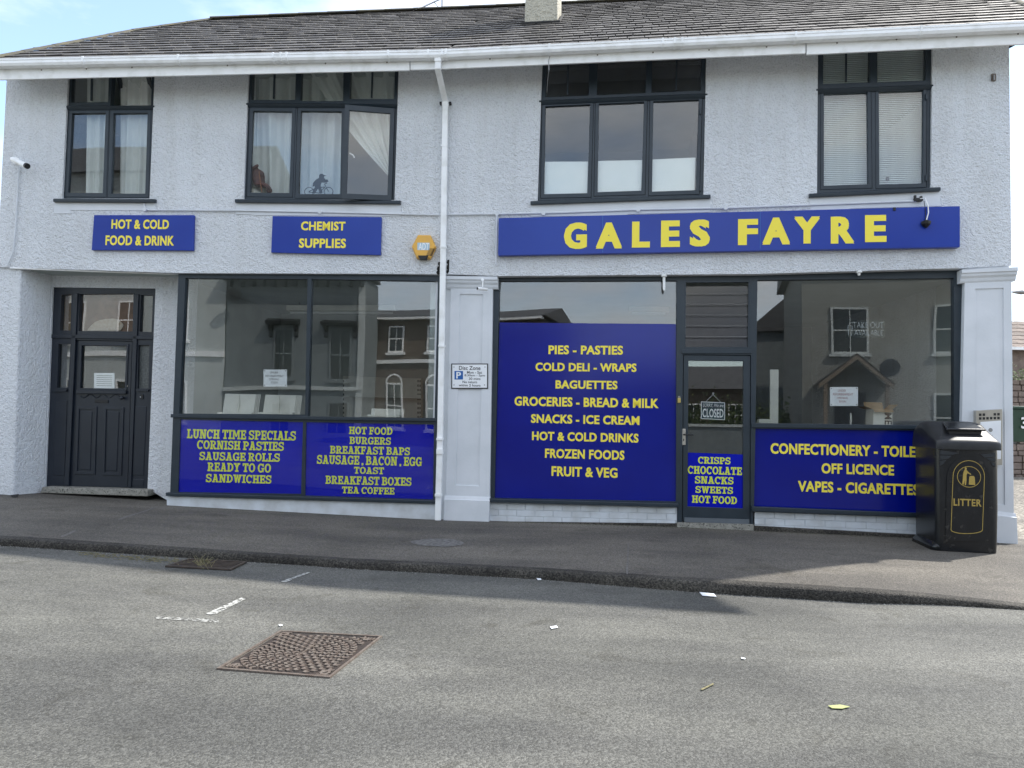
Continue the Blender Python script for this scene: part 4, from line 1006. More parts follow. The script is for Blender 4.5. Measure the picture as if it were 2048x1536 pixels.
# ================================================================== FITTINGS ON THE WALL
# drainpipe
bx = []
t = thing('drainpipe', 'white drainpipe running down the middle of the facade from the gutter', 'drainpipe', P('L', UZ('L', 878, 1035)[0], CAMZ - 1.32, 0.05))
def sq(mb, pts, w, sd='L'):
    rings = []
    for p in pts:
        rings.append([p + UV[sd] * a * w + NV[sd] * b * w for a, b in ((-1, -.8), (-.8, -1), (.8, -1), (1, -.8), (1, .8), (.8, 1), (-.8, 1), (-1, .8))])
    mb.loft(rings)
def pp(x, y, off): return P('L', *UZ('L', x, y, off), off)
mb = MB(); sq(mb, [pp(877, 111, EAVE + .05), pp(876, 140, EAVE + .04), pp(891, 205, .07), pp(891, 214, .06)], .037); mb.obj('swan_neck', 'white', t)
mb = MB(); sq(mb, [pp(891, 207, .06), pp(886, 545, .05), pp(881, 850, .045), pp(876, 1040, .04)], .036); mb.obj('pipe', 'white', t)
for x, y, h in ((891, 207, .03), (889, 293, .012), (887, 495, .012), (884, 692, .014), (880, 878, .014), (880, 903, .03), (877, 990, .016), (876.5, 120, .03)):
    off = .055 if y > 150 else EAVE + .05; c = pp(x, y, off); mb = MB(); sq(mb, [c - ZV * h, c + ZV * h], .042); mb.obj('pipe_socket', 'white', t)
for x, y in ((882.5, 207), (900, 207)):
    mb = MB(); c = pp(x, y, .03); mb.box(c, (UV['L'], ZV, NV['L']), (.018, .012, .03)); mb.obj('bracket', 'blk', t)
# broken render around the pipe
mb = MB(); g = random.Random(2)
for x, y in ((878, 538), (879, 528), (877, 545), (898, 525), (897, 534), (899, 540), (895, 543)):
    c = pp(x, y, .004); r = g.uniform(.02, .035); mb.add([c + UV['L'] * r * math.cos(a) * g.uniform(.6, 1) + ZV * r * 1.4 * math.sin(a) * g.uniform(.6, 1) for a in [k * math.pi / 4 for k in range(8)]], [tuple(range(8))])
mb.obj('render_hole', 'pit', shop)

# conduit
t = thing('cable_conduit', 'thin grey conduit running along the wall above the signs', 'conduit', pp(300, 425, .01))
mb = MB()
mb.tube([pp(288, 407, .02), pp(290, 418, .02), pp(298, 420, .02), pp(480, 421, .02), pp(640, 424, .02), pp(878, 430, .02)], .011, 6)
def pr_p(x, y, off): return P('R', *UZ('R', x, y, off), off)
mb.tube([pr_p(894, 429, .02), pr_p(993, 428, .02), pr_p(1130, 425, .02), pr_p(1285, 419, .02), pr_p(1450, 416, .02), pr_p(1832, 402, .02)], .011, 6)
mb.tube([pr_p(994, 430, .03), pr_p(992, 530, .03)], .012, 6)
mb.obj('pipe', 'smooth', t)
for p in (pp(290, 419, .02), pp(640, 424, .02), pr_p(994, 428, .02), pr_p(1087, 427, .02), pr_p(1276, 420, .02), pr_p(1451, 416, .02)):
    mb = MB(); mb.disc(p - NV['L'] * .015, NV['L'], .026, .03, 12); mb.obj('junction_box', 'smooth', t)
t = thing('door_conduit', 'thin white conduit under the overhang above the panelled door', 'conduit', pp(100, 540, 0))
mb = MB(); mb.tube([pp(20, 536, .0) , pp(190, 543, -.04), pp(352, 548, -.1)], .011, 6); mb.obj('pipe', 'white', t)

# bullet camera on the left
def P3(sd, u, z, off): return P(sd, u, z, off)
u, z = UZ('L', 38, 342, .02); t = thing('security_camera', 'white bullet security camera at the far left of the wall', 'camera', P('L', u, z, 0))
a = pp(24, 318, .10); b_ = pp(52, 331, .20); ax = (b_ - a).normalized()
mb = MB(); mb.tube([a, a + ax * .03, b_], .033, 14, [.026, .034, .036]); mb.obj('body', 'white', t, smooth=False)
mb = MB(); mb.tube([b_, b_ + ax * .035], .036, 14); mb.obj('lens_hood', 'blk', t)
mb = MB(); mb.tube([pp(34, 322, .0), pp(34, 322, .05), pp(38, 325, .14)], .016, 8); mb.disc(P('L', *UZ('L', 33, 322), 0), NV['L'], .045, .015, 14); mb.obj('bracket', 'white', t)
mb = MB(); mb.tube([pp(38, 334, .02), pp(36, 360, .02), pp(32, 440, .02), pp(26, 505, .02), pp(14, 532, .02)], .010, 6); mb.obj('cable_duct', 'smooth', t)
# pilaster camera
t = thing('pilaster_camera', 'small white camera on a stalk at the top of the pilaster', 'camera', pr_p(965, 585, 0))
mb = MB(); mb.tube([pr_p(966, 560, .02), pr_p(965, 574, .03)], .007, 6); mb.disc(pr_p(966, 560, -.02), NV['R'], .02, .04, 10); mb.obj('stalk', 'white', t)
mb = MB(); mb.tube([pr_p(974, 579, .01), pr_p(955, 577, .10)], .02, 10); mb.obj('body', 'white', t)
mb = MB(); mb.disc(pr_p(955, 577, .10), (pr_p(955, 577, .10) - pr_p(974, 579, .01)), .017, .004, 10); mb.obj('lens', 'blk', t)
# sensors under the overhang
for nm, lb, x, y0, y1 in (('soffit_lamp', 'white tube lamp hanging under the overhang above the tall blue window panel', 1328, 551, 581), ('soffit_stud', 'short white fitting under the overhang above the right shop window', 1718, 543, 551)):
    t = thing(nm, lb, 'fitting', pr_p(x, y0, -.03))
    p0, p1 = pr_p(x, y0, -.03), pr_p(x, y1, -.03)
    mb = MB(); mb.disc(p0 + ZV * .01, -ZV, .036, .025, 14); mb.obj('base', 'white', t)
    mb = MB(); mb.tube([p0 - ZV * .012, p0.lerp(p1, .8), p1], .018, 10, [.017, .016, .012]); mb.obj('tube', 'white', t)
# alarm box
u, z = UZ('L', 847, 520, .05); t = thing('alarm_box', 'orange hexagonal alarm box beside the drainpipe', 'alarm', P('L', u, z, 0))
c = UZ('L', 847, 493, .08); s = .152
hexv = [(-1, 0), (-.52, .98), (.52, .98), (1, 0), (.55, -.98), (-.55, -.98)]
mb = MB(); mb.loft([[P('L', c[0] + x * s * 1.03, c[1] + y * s * 1.03, o) for x, y in hexv] for o in (0, .05)] + [[P('L', c[0] + x * s * .93, c[1] + y * s * .93, .085) for x, y in hexv]]); mb.obj('cover', 'orange', t, bevel=.006)
mb = MB(); mb.loft([[P('L', c[0] + x * .066, c[1] + y - .118, o) for x, y in ((-1, 0), (1, 0), (.6, -.05), (-.6, -.05))] for o in (.03, .10)]); mb.obj('strobe', 'blk', t, bevel=.004)
mb = MB(); mb.loft([[P('L', c[0] + x * .078, c[1] + .0 + y * .047, o) for x, y in ((-1, -1), (1, -1), (1, 1), (-1, 1))] for o in (.085, .087)]); mb.obj('badge', 'ltblue', t)
letter('L', 'ADT', (837, 486, 858, 500), .0885, 'paper', t, .02)
for i in range(7):
    f = -.75 + i * .1; mb = MB(); mb.box(P('L', c[0] + s * (.70 - i * .035), c[1] - s * (.2 + i * .09), .075), (UV['L'], ZV, NV['L']), (.035, .003, .012)); mb.obj('sounder_slot', 'blk', t)
# broken flood lamp dangling over the fascia sign
t = thing('dangling_lamp', 'small black lamp hanging by its wire over the right end of the fascia sign', 'lamp', pr_p(1852, 450, .1))
mb = MB(); mb.box(pr_p(1836, 400, .03), (UV['R'], ZV, NV['R']), (.045, .016, .03)); mb.box(pr_p(1830, 396, .04), (UV['R'], ZV, NV['R']), (.012, .03, .012)); mb.box(pr_p(1842, 397, .04), (UV['R'], ZV, NV['R']), (.012, .026, .012)); mb.obj('bracket', 'blk', t)
mb = MB(); mb.tube([pr_p(1838, 398, .05), pr_p(1850, 396, .08), pr_p(1856, 410, .11), pr_p(1857, 425, .12), pr_p(1853, 440, .12)], .006, 6); mb.obj('wire', 'white', t)
mb = MB(); mb.tube([pr_p(1848, 402, .05), pr_p(1851, 420, .1), pr_p(1851, 440, .11)], .004, 6); mb.obj('wire', 'blk', t)
mb = MB(); p = pr_p(1852, 440, .115); mb.tube([p, p - ZV * .02, p - ZV * .05, p - ZV * .09], .05, 8, [.015, .055, .05, .012]); mb.obj('lamp_head', 'blk', t)
mb = MB(); mb.box(pr_p(1789, 418, .095), (UV['R'], ZV, NV['R']), (.014, .018, .006)); tag(mb.obj('clamp', 'blk', t), None)
t = thing('hanging_wire', 'thin grey wire dangling from the gutter over the dark upper window', 'wire', pr_p(1100, 160, .1))
mb = MB(); mb.tube([pr_p(1101, 108, EAVE + .03), pr_p(1097, 122, EAVE + .02), pr_p(1098, 140, EAVE + .01), pr_p(1095, 165, .25), pr_p(1094, 185, .1)], .005, 6); mb.obj('strand', 'metal', t)
t = thing('wall_bracket', 'small rusty metal bracket high on the wall near the right corner', 'bracket', pr_p(1987, 162, 0))
mb = MB(); mb.box(pr_p(1987, 155, .01), (UV['R'], ZV, NV['R']), (.022, .042, .01)); mb.obj('plate', 'iron', t)
mb = MB(); mb.box(pr_p(1988, 155, .026), (UV['R'], ZV, NV['R']), (.006, .03, .008)); mb.obj('lug', 'metal', t)
# entry panel
t = thing('entry_panel', 'metal intercom panel with small grille on the right pilaster, above a notice', 'intercom', pr_p(1978, 860, -.04))
mb = MB(); qslab(mb, 'R', [(1952, 821), (2005, 818), (2005, 930), (1952, 930)], -.05, .02); mb.obj('housing', 'steel', t, bevel=.004)
mb = MB()
for i in range(6):
    for j in range(2):
        if i in (2, 3) and j == 0: continue
        x = 1958 + i * 7.3; y = 827 + j * 7.5 - i * .2; qslab(mb, 'R', rect(x, y, x + 5, y + 5), .02, .021)
mb.obj('grille', 'blk', t)
mb = MB(); qslab(mb, 'R', [(1961, 844), (2002, 841), (2002, 918), (1961, 920)], .02, .023); mb.obj('notice_window', 'paper', t)
mb = MB(); c = pr_p(1981, 860, .0235); mb.disc(c, NV['R'], .022, .001, 18); mb.obj('emblem', 'metal', t)

# ================================================================== THINGS IN THE WINDOWS
def curtain(label, sd, top, bot, off, folds, amp, n=60, m=22, seed=1, name='curtain'):
    """cloth hung between a top line and a bottom line (pixel points), rippled"""
    g = random.Random(seed); ph = [g.uniform(0, 6.28) for _ in range(4)]
    A, B = [UZ(sd, *p, off) for p in top]; C, D = [UZ(sd, *p, off) for p in bot]
    u, z = (C[0] + D[0]) / 2, min(C[1], D[1]); rows = []
    for j in range(m + 1):
        t = j / m; row = []
        for i in range(n + 1):
            s = i / n
            uu = (A[0] * (1 - s) + B[0] * s) * (1 - t) + (C[0] * (1 - s) + D[0] * s) * t
            zz = (A[1] * (1 - s) + B[1] * s) * (1 - t) + (C[1] * (1 - s) + D[1] * s) * t
            w = math.sin(s * folds * 6.28 + ph[0] + .7 * math.sin(t * 3 + ph[1])) + .5 * math.sin(s * folds * 14.1 + ph[2] + t * 1.4)
            sag = math.sin(math.pi * s) * math.sin(t * 9 + ph[3]) * .35
            row.append(P(sd, uu, zz, off - .03 + amp * (w + sag)))
        rows.append(row)
    mb = MB(); k = n + 1
    mb.add([p for r in rows for p in r], [(j * k + i, j * k + i + 1, (j + 1) * k + i + 1, (j + 1) * k + i) for j in range(m) for i in range(n)])
    o = mb.obj(name, 'curtain', None, smooth=True, origin=P(sd, u, z, off)); return tag(o, label, 'curtain')
curtain('grey green curtain in the left pane of the leftmost upstairs window', 'L', [(174, 140), (216, 140)], [(170, 392), (214, 392)], -.13, 2, .018, seed=3)
curtain('grey green curtain in the right pane of the leftmost upstairs window', 'L', [(238, 140), (305, 140)], [(236, 392), (300, 392)], -.13, 2.3, .02, seed=5)
curtain('white curtain behind the brown figurine', 'L', [(500, 133), (596, 133)], [(508, 394), (592, 394)], -.17, 2.2, .03, seed=8)
curtain('white curtain behind the cyclist silhouette', 'L', [(598, 133), (692, 133)], [(598, 394), (690, 394)], -.19, 2.6, .03, seed=12)
# tied-back curtain: fan of folds from the top to a gather on the right
g = random.Random(4); TOP = [(612, 132), (800, 130)]; GA = (783, 350); rows = []; n_, m_ = 70, 26
for j in range(m_ + 1):
    t = j / m_; row = []
    for i in range(n_ + 1):
        s = i / n_; x0 = TOP[0][0] + (TOP[1][0] - TOP[0][0]) * s; y0 = 131
        gx, gy = 776 + 12 * s, 352 - 12 * s
        bow = 14 * math.sin(math.pi * t) * (1 - s)
        x = x0 + (gx - x0) * t - bow * .35; y = y0 + (gy - y0) * t + bow * .6
        u, z = UZ('L', x, y, -.17); amp = .026 * (1 - .45 * t)
        row.append(P('L', u, z, -.17 + amp * (math.sin(s * 30 + 1.0) + .5 * math.sin(s * 67 + 2))))
    rows.append(row)
mb = MB(); k = n_ + 1
mb.add([p for r in rows for p in r], [(j * k + i, j * k + i + 1, (j + 1) * k + i + 1, (j + 1) * k + i) for j in range(m_) for i in range(n_)])
tag(mb.obj('tied_curtain', 'curtain', None, smooth=True, origin=pp(783, 352, -.17)), 'white curtain drawn diagonally aside behind the open casement', 'curtain')
# figurine
t = thing('figurine', 'small brown carved figure with raised arm leaning at the window left edge', 'figurine', pp(520, 386, -.13))
def fp(x, y, o=-.13): return pp(x, y, o)
def skinfig(name, joints, edges, m, parent, origin):
    me = bpy.data.meshes.new(name); me.from_pydata([tuple(j[0] - origin) for j in joints], edges, []); me.materials.append(M[m])
    o = bpy.data.objects.new(name, me); COL.objects.link(o); o.parent = parent; ORG[o] = origin
    sk = o.modifiers.new('skin', 'SKIN'); ss = o.modifiers.new('sub', 'SUBSURF'); ss.levels = ss.render_levels = 2
    for i, v in enumerate(me.skin_vertices[0].data): v.radius = (joints[i][1], joints[i][1]); v.use_root = (i == 0)
    return o
J = [(fp(524, 384), .085), (fp(519, 366), .075), (fp(514, 348), .062), (fp(511, 338), .03), (fp(511, 331), .035), (fp(505, 346), .03), (fp(507, 336, -.09), .022), (fp(517, 330, -.07), .018), (fp(524, 346), .028), (fp(521, 355, -.08), .02), (fp(518, 344, -.07), .016), (fp(534, 372), .05), (fp(541, 386), .04)]
skinfig('body', J, [(0, 1), (1, 2), (2, 3), (3, 4), (2, 5), (5, 6), (6, 7), (2, 8), (8, 9), (9, 10), (0, 11), (11, 12)], 'figure', t, ORG[t])
mb = MB(); mb.tube([fp(518, 343, -.06), fp(521, 366, -.05), fp(524, 385, -.05)], .006, 6); mb.obj('stick', 'wood', t)
# cyclist silhouette (flat sticker-like cut-out on the glass)
t = thing('cyclist_silhouette', 'black cut-out of a capped person pushing a bicycle in the upstairs window', 'figure', pp(638, 388, -.06))
so2 = -.062
def poly(pts, off=so2, o0=None): 
    mb = MB(); slab(mb, 'L', [UZ('L', x, y, off) for x, y in pts], [], off - .006, off); return mb
def ringp(cx, cy, r, w, off=so2):
    mb = MB(); n = 24; c = UZ('L', cx, cy, off); k = UZ('L', cx + r, cy, off)[0] - c[0]; k2 = UZ('L', cx + r - w, cy, off)[0] - c[0]
    o_ = [(c[0] + k * math.cos(6.2832 * i / n), c[1] + k * math.sin(6.2832 * i / n)) for i in range(n)]; i_ = [(c[0] + k2 * math.cos(6.2832 * i / n), c[1] + k2 * math.sin(6.2832 * i / n)) for i in range(n)]
    slab(mb, 'L', o_, [i_], off - .005, off); return mb
for cx in (618, 657): ringp(cx, 383.5, 9.5, 1.3).obj('wheel', 'blk', t)
mb = MB()
for a, b in (((618, 383), (632, 376)), ((632, 376), (650, 374)), ((650, 374), (638, 386)), ((657, 383), (649, 368)), ((649, 368), (654, 366)), ((638, 386), (618, 384)), ((640, 374), (640, 370))):
    mb.tube([pp(*a, so2), pp(*b, so2)], .005, 5)
mb.obj('frame', 'blk', t)
poly([(638, 351), (640, 348), (645, 347.5), (648, 350), (653, 351), (648, 352.5), (648, 356), (651, 358), (649, 359), (655, 359), (657, 363), (652, 365), (643, 365), (641, 371), (645, 386), (640, 387), (636, 377), (629, 387), (624, 386), (630, 374), (629, 372), (625, 373), (626, 366), (632, 359), (638, 356)]).obj('person', 'blk', t)
# venetian blinds
def blind(label, x0, x1, ya, yb, sk, group):
    t = thing('venetian_blind', label, 'blind', pr_p((x0 + x1) / 2, yb, -.15), group)
    a, b = UZ('R', x0, ya, -.15), UZ('R', x1, ya, -.15); zb_ = UZ('R', x0, yb, -.15)[1]; n = int((yb - ya) / 3.75); me = None
    mb = MB(); mb.box(P('R', (a[0] + b[0]) / 2, a[1], -.15), (UV['R'], ZV, NV['R']), ((b[0] - a[0]) / 2, .012, .014)); mb.obj('head_rail', 'blind', t)
    for i in range(1, n):
        zc_ = a[1] + (zb_ - a[1]) * i / n
        if me is None:
            m1 = MB(); d = (ZV * .8 - NV['R'] * .6); q = (ZV * .6 + NV['R'] * .8); m1.box(P('R', (a[0] + b[0]) / 2, zc_, -.15), (UV['R'], d, q), ((b[0] - a[0]) / 2 - .005, .0115, .0007)); o = m1.obj('slat', 'blind', t); me = o.data; z00 = zc_
        else:
            o = bpy.data.objects.new('slat', me); COL.objects.link(o); o.parent = t; o.location = (0, 0, zc_ - z00)
            if i > n - 4 and sk: o.rotation_euler.y = sk * (i - n + 4) * .3
    mb = MB()
    for x in (x0 + 8, x1 - 8):
        uu = UZ('R', x, ya, -.13)[0]; mb.tube([P('R', uu, a[1], -.135), P('R', uu, zb_, -.135)], .0015, 4)
    mb.obj('ladder_cord', 'blind', t)
    return t
blind('venetian blind in the left half of the rightmost upstairs window', 1645, 1740, 92, 374, 0, 'venetian blinds')
blind('venetian blind in the right half of the rightmost upstairs window', 1754, 1851, 88, 371, .01, 'venetian blinds')
mb = MB(); mb.tube([pr_p(1775, 361, -.1), pr_p(1775, 354, -.1)], .014, 10, [.02, .016]); t = mb.obj('bottle', 'blk', None, origin=pr_p(1775, 362, -.1)); tag(t, 'tiny dark pot on the sill inside the rightmost upstairs window', 'pot')

# left shop interior
FL = CAMZ - 1.3
def ibox(name, label, cat, sd, u0, u1, z0, z1, o0, o1, m, bevel=.004):
    mb = MB(); mb.hexa([P(sd, u0, z0, o0), P(sd, u1, z0, o0), P(sd, u1, z0, o1), P(sd, u0, z0, o1)], [P(sd, u0, z1, o0), P(sd, u1, z1, o0), P(sd, u1, z1, o1), P(sd, u0, z1, o1)])
    o = mb.obj(name, m, None, bevel=bevel, origin=P(sd, (u0 + u1) / 2, z0, (o0 + o1) / 2)); return tag(o, label, cat)
# white window deck
mb = MB(); c = UZ('L', 600, 832, -.2); mb.hexa([P('L', -3.6, c[1] - .04, -.7), P('L', -.25, c[1] - .04, -.7), P('L', -.25, c[1] - .04, -.17), P('L', -3.6, c[1] - .04, -.17)], [P('L', -3.6, c[1] - .01, -.7), P('L', -.25, c[1] - .01, -.7), P('L', -.25, c[1] - .01, -.17), P('L', -3.6, c[1] - .01, -.17)])
mb.obj('display_deck', 'board', sw)
def shelf_stack(label, x0, x1, y0, y1, off, n, lean=.25):
    t = thing('shelf_panels', label, 'shelving', pp((x0 + x1) / 2, y1, off), 'stacked white shelf panels')
    a, b = UZ('L', x0, y0, off), UZ('L', x1, y1, off)
    for i in range(n):
        d = i * .022; mb = MB(); h0 = P('L', a[0] + i * .012, b[1], off - d); w = b[0] - a[0]; h = a[1] - b[1]
        p = [h0, h0 + UV['L'] * w, h0 + UV['L'] * w + ZV * h - NV['L'] * h * lean, h0 + ZV * h - NV['L'] * h * lean]
        mb.hexa([q - NV['L'] * .012 for q in p], p); mb.obj('panel', 'board', t, bevel=.002)
    mb = MB(); q = P('L', (a[0] + b[0]) / 2, (a[1] + b[1]) / 2, off - .01); mb.box(q, (UV['L'], ZV, NV['L']), (.008, (a[1] - b[1]) * .42, .012)); mb.obj('upright', 'board', t)
    mb = MB(); q = P('L', (a[0] + b[0]) / 2, b[1] + .012, off + .06); mb.box(q, (UV['L'], ZV, NV['L']), ((b[0] - a[0]) * .54, .012, .05)); mb.obj('loose_shelf', 'board', t)
shelf_stack('white shelf panels propped in the left half of the shop window, leftmost of two', 446, 507, 787, 829, -.4, 4)
shelf_stack('white shelf panels propped in the shop window below the refurbishment notice', 527, 588, 789, 829, -.4, 5)
shelf_stack('white shelf panels lying low behind the glass near the drainpipe', 742, 800, 817, 834, -.45, 4)
# fluorescent batten fittings
def batten(label, sd, x0, y0, x1, y1, off, grp='ceiling light battens'):
    t = thing('light_fitting', label, 'light', P(sd, *UZ(sd, (x0 + x1) / 2, y0, off), off), grp)
    a, b = P(sd, *UZ(sd, x0, y0, off), off), P(sd, *UZ(sd, x1, y0, off), off); ax = (b - a).normalized(); c = (a + b) / 2; L = (b - a).length / 2
    h = (UZ(sd, x0, y0, off)[1] - UZ(sd, x0, y1, off)[1])
    mb = MB(); mb.box(c - ZV * h * .3, (ax, ZV, NV[sd]), (L, h * .3, .06)); mb.obj('housing', 'board', t, bevel=.004)
    mb = MB(); mb.tube([a - ZV * h * .8 + ax * .05, b - ZV * h * .8 - ax * .05], .018, 10); mb.obj('tube', 'paper', t)
    mb = MB()
    for p in (a + ax * .2, b - ax * .2): mb.tube([p, Vector((p.x, p.y, zc))], .006, 6)
    mb.obj('hanger', 'metal', t)
batten('white fluorescent batten hanging inside the left shop', 'L', 575, 611, 792, 629, -2.6)
batten('white fluorescent batten hanging behind the top of the tall blue window panel', 'R', 1258, 614, 1338, 630, -2.8)
# slotted shelving on the back wall
t = thing('wall_shelving', 'grey slotted shelving panel on the back wall of the left shop', 'shelving', P('L', -1.3, FL, -3.9))
a, b = UZ('L', 686, 752, -3.9), UZ('L', 842, 860, -3.9)
mb = MB(); qslab(mb, 'L', [(686, 752), (842, 757), (842, 940), (686, 940)], -4.1, -3.9); mb.obj('back_panel', M['board'], t)
mb = MB()
for x in (687, 840, 836):
    for k in range(12):
        y = 760 + k * 9; qslab(mb, 'L', rect(x - 1, y, x + 1.2, y + 4.5), -3.9, -3.898)
mb.obj('slots', 'blk', t)
mb = MB(); qslab(mb, 'L', [(690, 786), (842, 790), (842, 797), (690, 793)], -3.9, -3.6); mb.obj('shelf', 'board', t)

# right shop interior
t = ibox('white_post', 'tall white board standing inside the right shop window', 'board', 'R', UZ('R', 1540, 800, -.5)[0], UZ('R', 1557, 800, -.5)[0], CAMZ - .05, UZ('R', 1540, 739, -.5)[1], -.53, -.5, 'board')
t = thing('cardboard_box', 'open cardboard box with white printed side inside the right shop window', 'box', pr_p(1762, 849, -.4))
uz = lambda x, y: UZ('R', x, y, -.4)
mb = MB(); a, b = uz(1746, 818), uz(1785, 852)
mb.hexa([P('R', a[0], b[1], -.7), P('R', b[0], b[1], -.7), P('R', b[0], b[1], -.4), P('R', a[0], b[1], -.4)], [P('R', a[0] + .01, a[1], -.7), P('R', b[0], a[1], -.7), P('R', b[0], a[1], -.4), P('R', a[0] + .01, a[1], -.4)]); mb.obj('carton', 'board', t)
for i, q in enumerate((([a[0], -.4], [b[0], -.4], (0, .09, .05)), ([a[0], -.7], [a[0], -.4], (-.09, .03, 0)), ([b[0], -.7], [b[0], -.4], (.07, .06, 0)), ([a[0], -.7], [b[0], -.7], (0, .09, -.05)))):
    A_, B_, d = q; p0, p1 = P('R', A_[0], a[1], A_[1]), P('R', B_[0], a[1], B_[1]); dv = UV['R'] * d[0] + ZV * d[1] * (1 if i else -.4) + NV['R'] * d[2]
    mb = MB(); mb.hexa([p0, p1, p1 + dv, p0 + dv], [q_ + Vector((.001, .003, .002)) for q_ in (p0, p1, p1 + dv, p0 + dv)]); mb.obj('flap', 'card', t)
vs_, fs_ = glyphs('ME', .02); x1_ = max(v[0] for v in vs_)
c0 = uz(1773, 825); s_ = .115
mb = MB(); mb.add([P('R', c0[0] + v[1] * s_ - .02, c0[1] - v[0] * s_, -.398) for v in vs_], fs_); mb.obj('lettering', 'ink', t)
ibox('leaning_strip', 'short white strip leaning beside the cardboard box', 'board', 'R', uz(1700, 840)[0], uz(1704, 840)[0], uz(0, 852)[1], uz(1700, 826)[1], -.42, -.4, 'board')
ibox('paper_pack', 'crumpled pale pack lying in the left corner of the right shop window', 'pack', 'R', uz(1516, 840)[0], uz(1543, 840)[0], uz(1530, 851)[1], uz(1530, 838)[1], -.5, -.38, 'board', .02)
ibox('display_counter', 'dark counter inside the right shop behind the glass', 'counter', 'R', 4.05, 6.1, CAMZ - 1.3, uz(1600, 853)[1] - .005, -.75, -.25, 'infloor')
# neon style sign
t = thing('neon_sign', 'unlit outlined neon sign reading TAKE OUT AVAILABLE behind the right window', 'sign', pr_p(1730, 675, -.45))
letter('R', 'TAKE OUT', (1706, 644, 1767, 656), -.45, 'neon', t, -.012)
letter('R', 'AVAILABLE', (1709, 660, 1766, 671), -.45, 'neon', t, -.012)
mb = MB(); mb.tube([pr_p(1696, 651, -.45), pr_p(1704, 651, -.45), pr_p(1703, 671, -.45), pr_p(1697, 671, -.45), pr_p(1696, 651, -.45)], .004, 5); mb.tube([pr_p(1698, 648, -.45), pr_p(1702, 645, -.45), pr_p(1706, 646, -.45)], .004, 5); mb.obj('cup_outline', 'neon', t)
M['acrylic'] = glass_mat('acrylic', (.93, .95, .95), .02, 1.0, .01)
mb = MB(); qslab(mb, 'R', rect(1692, 640, 1770, 676), -.465, -.46); mb.obj('backing', 'acrylic', t)

# ================================================================== LITTER BIN
bo = Vector((0, 0, 0)); fr0 = on_ground(1874, 1102)
BW, BD, BH = .70, .62, 1.30
Ub, Nb = UV['R'], NV['R']
gz = ground_z(5.2, fr0.y)
base = Vector((fr0.x, fr0.y, fr0.z))
# height from the photograph: lid crown at y=836
t = thing('litter_bin', 'glossy black litter bin with gold lettering standing at the right end of the shopfront', 'bin', base + Ub * BW / 2 - Nb * BD / 2)
def bp(x, y, z): return base + Ub * x - Nb * y + ZV * z      # x along the front, y back, z up
topz = hitp(1900, 842, base - Nb * .25, Nb).z - base.z
BH = topz
BW = (hitp(2001, 1000, base, Nb) - base).dot(Ub)
def rrect(x0, x1, y0, y1, r, z, n=5, zf=None):
    pts = []
    for cx, cy, a0 in ((x1 - r, y1 - r, 0), (x0 + r, y1 - r, 90), (x0 + r, y0 + r, 180), (x1 - r, y0 + r, 270)):
        for k in range(n + 1):
            a = R_(a0 + 90 * k / n); x, y = cx + r * math.cos(a), cy + r * math.sin(a)
            pts.append(bp(x, y, z if zf is None else zf(x, y)))
    return pts
hb = .93
def fz(x, y):
    h = hitp(x, y, base, Nb); return (h - base).dot(Ub), h.z - base.z
mb = MB(); mb.loft([rrect(.01, BW - .02, .005, BD, .06, .0), rrect(.004, BW - .012, .0, BD, .07, .10), rrect(.0, BW, 0, BD, .075, hb * .5), rrect(.0, BW, 0, BD, .075, 1.08)])
body = mb.obj('body', 'black', t, smooth=True)
body.modifiers.new('es', 'EDGE_SPLIT').split_angle = R_(35)
prof = [(-.02, 1.075), (-.022, 1.14), (-.012, 1.165), (.015, 1.185), (.14, 1.245), (.26, 1.31), (.36, BH - .012), (.46, BH), (.55, BH - .03), (.61, BH - .10), (.635, BH - .22), (.635, 1.075)]
mb = MB(); rings = []
for x, k in ((-.008, .70), (-.004, .82), (.015, .91), (.05, .965), (.11, .993), (BW * .5, 1.0), (BW - .11, .993), (BW - .05, .965), (BW - .015, .91), (BW + .004, .82), (BW + .008, .70)):
    rings.append([bp(x, .30 + (y - .30) * (.9 + .1 * k) , 1.075 + (z - 1.075) * k) for y, z in prof])
mb.loft(rings)
M['lidm'] = mat('lid_plastic', (0.010, 0.011, 0.013), 0.42, (0.016, 0.017, 0.019), 9, 0.15, 80, 0.002, speck=(22, (0.05, 0.05, 0.05), 0.70))
lid = mb.obj('lid', 'lidm', t, smooth=True); lid.modifiers.new('es', 'EDGE_SPLIT').split_angle = R_(42)
# stubbing hood on the lid
mb = MB(); mb.loft([[bp(x, y, z) for x, y, z in ((.14, .10, 1.27), (.54, .10, 1.27), (.50, .34, 1.345), (.20, .34, 1.345))], [bp(x, y, z) for x, y, z in ((.15, .10, 1.295), (.53, .10, 1.295), (.50, .34, 1.36), (.20, .34, 1.36))]])
mb.obj('hood', 'black', t, bevel=.008)
mb = MB(); mb.hexa([bp(.19, .13, 1.20), bp(.49, .13, 1.20), bp(.49, .3, 1.20), bp(.19, .3, 1.20)], [bp(.17, .13, 1.272), bp(.51, .13, 1.272), bp(.50, .3, 1.30), bp(.19, .3, 1.30)]); mb.obj('hood_neck', 'blk', t, bevel=.004)
def faceplate(pts, d0, d1, m, nm, holes=None, bevel=0):
    loops = [pts] + (holes or []); flat = [p for l_ in loops for p in l_]; tr_ = tessellate_polygon([[Vector((x, z, 0)) for x, z in l_] for l_ in loops]); n = len(flat)
    mb = MB(); fs = [tuple(q) for q in tr_] + [tuple(i + n for i in q) for q in tr_]; k = 0
    for l_ in loops:
        m_ = len(l_); fs += [(k + i, k + (i + 1) % m_, n + k + (i + 1) % m_, n + k + i) for i in range(m_)]; k += m_
    mb.add([bp(x, d1, z) for x, z in flat] + [bp(x, d0, z) for x, z in flat], fs); return mb.obj(nm, m, t, bevel=bevel)
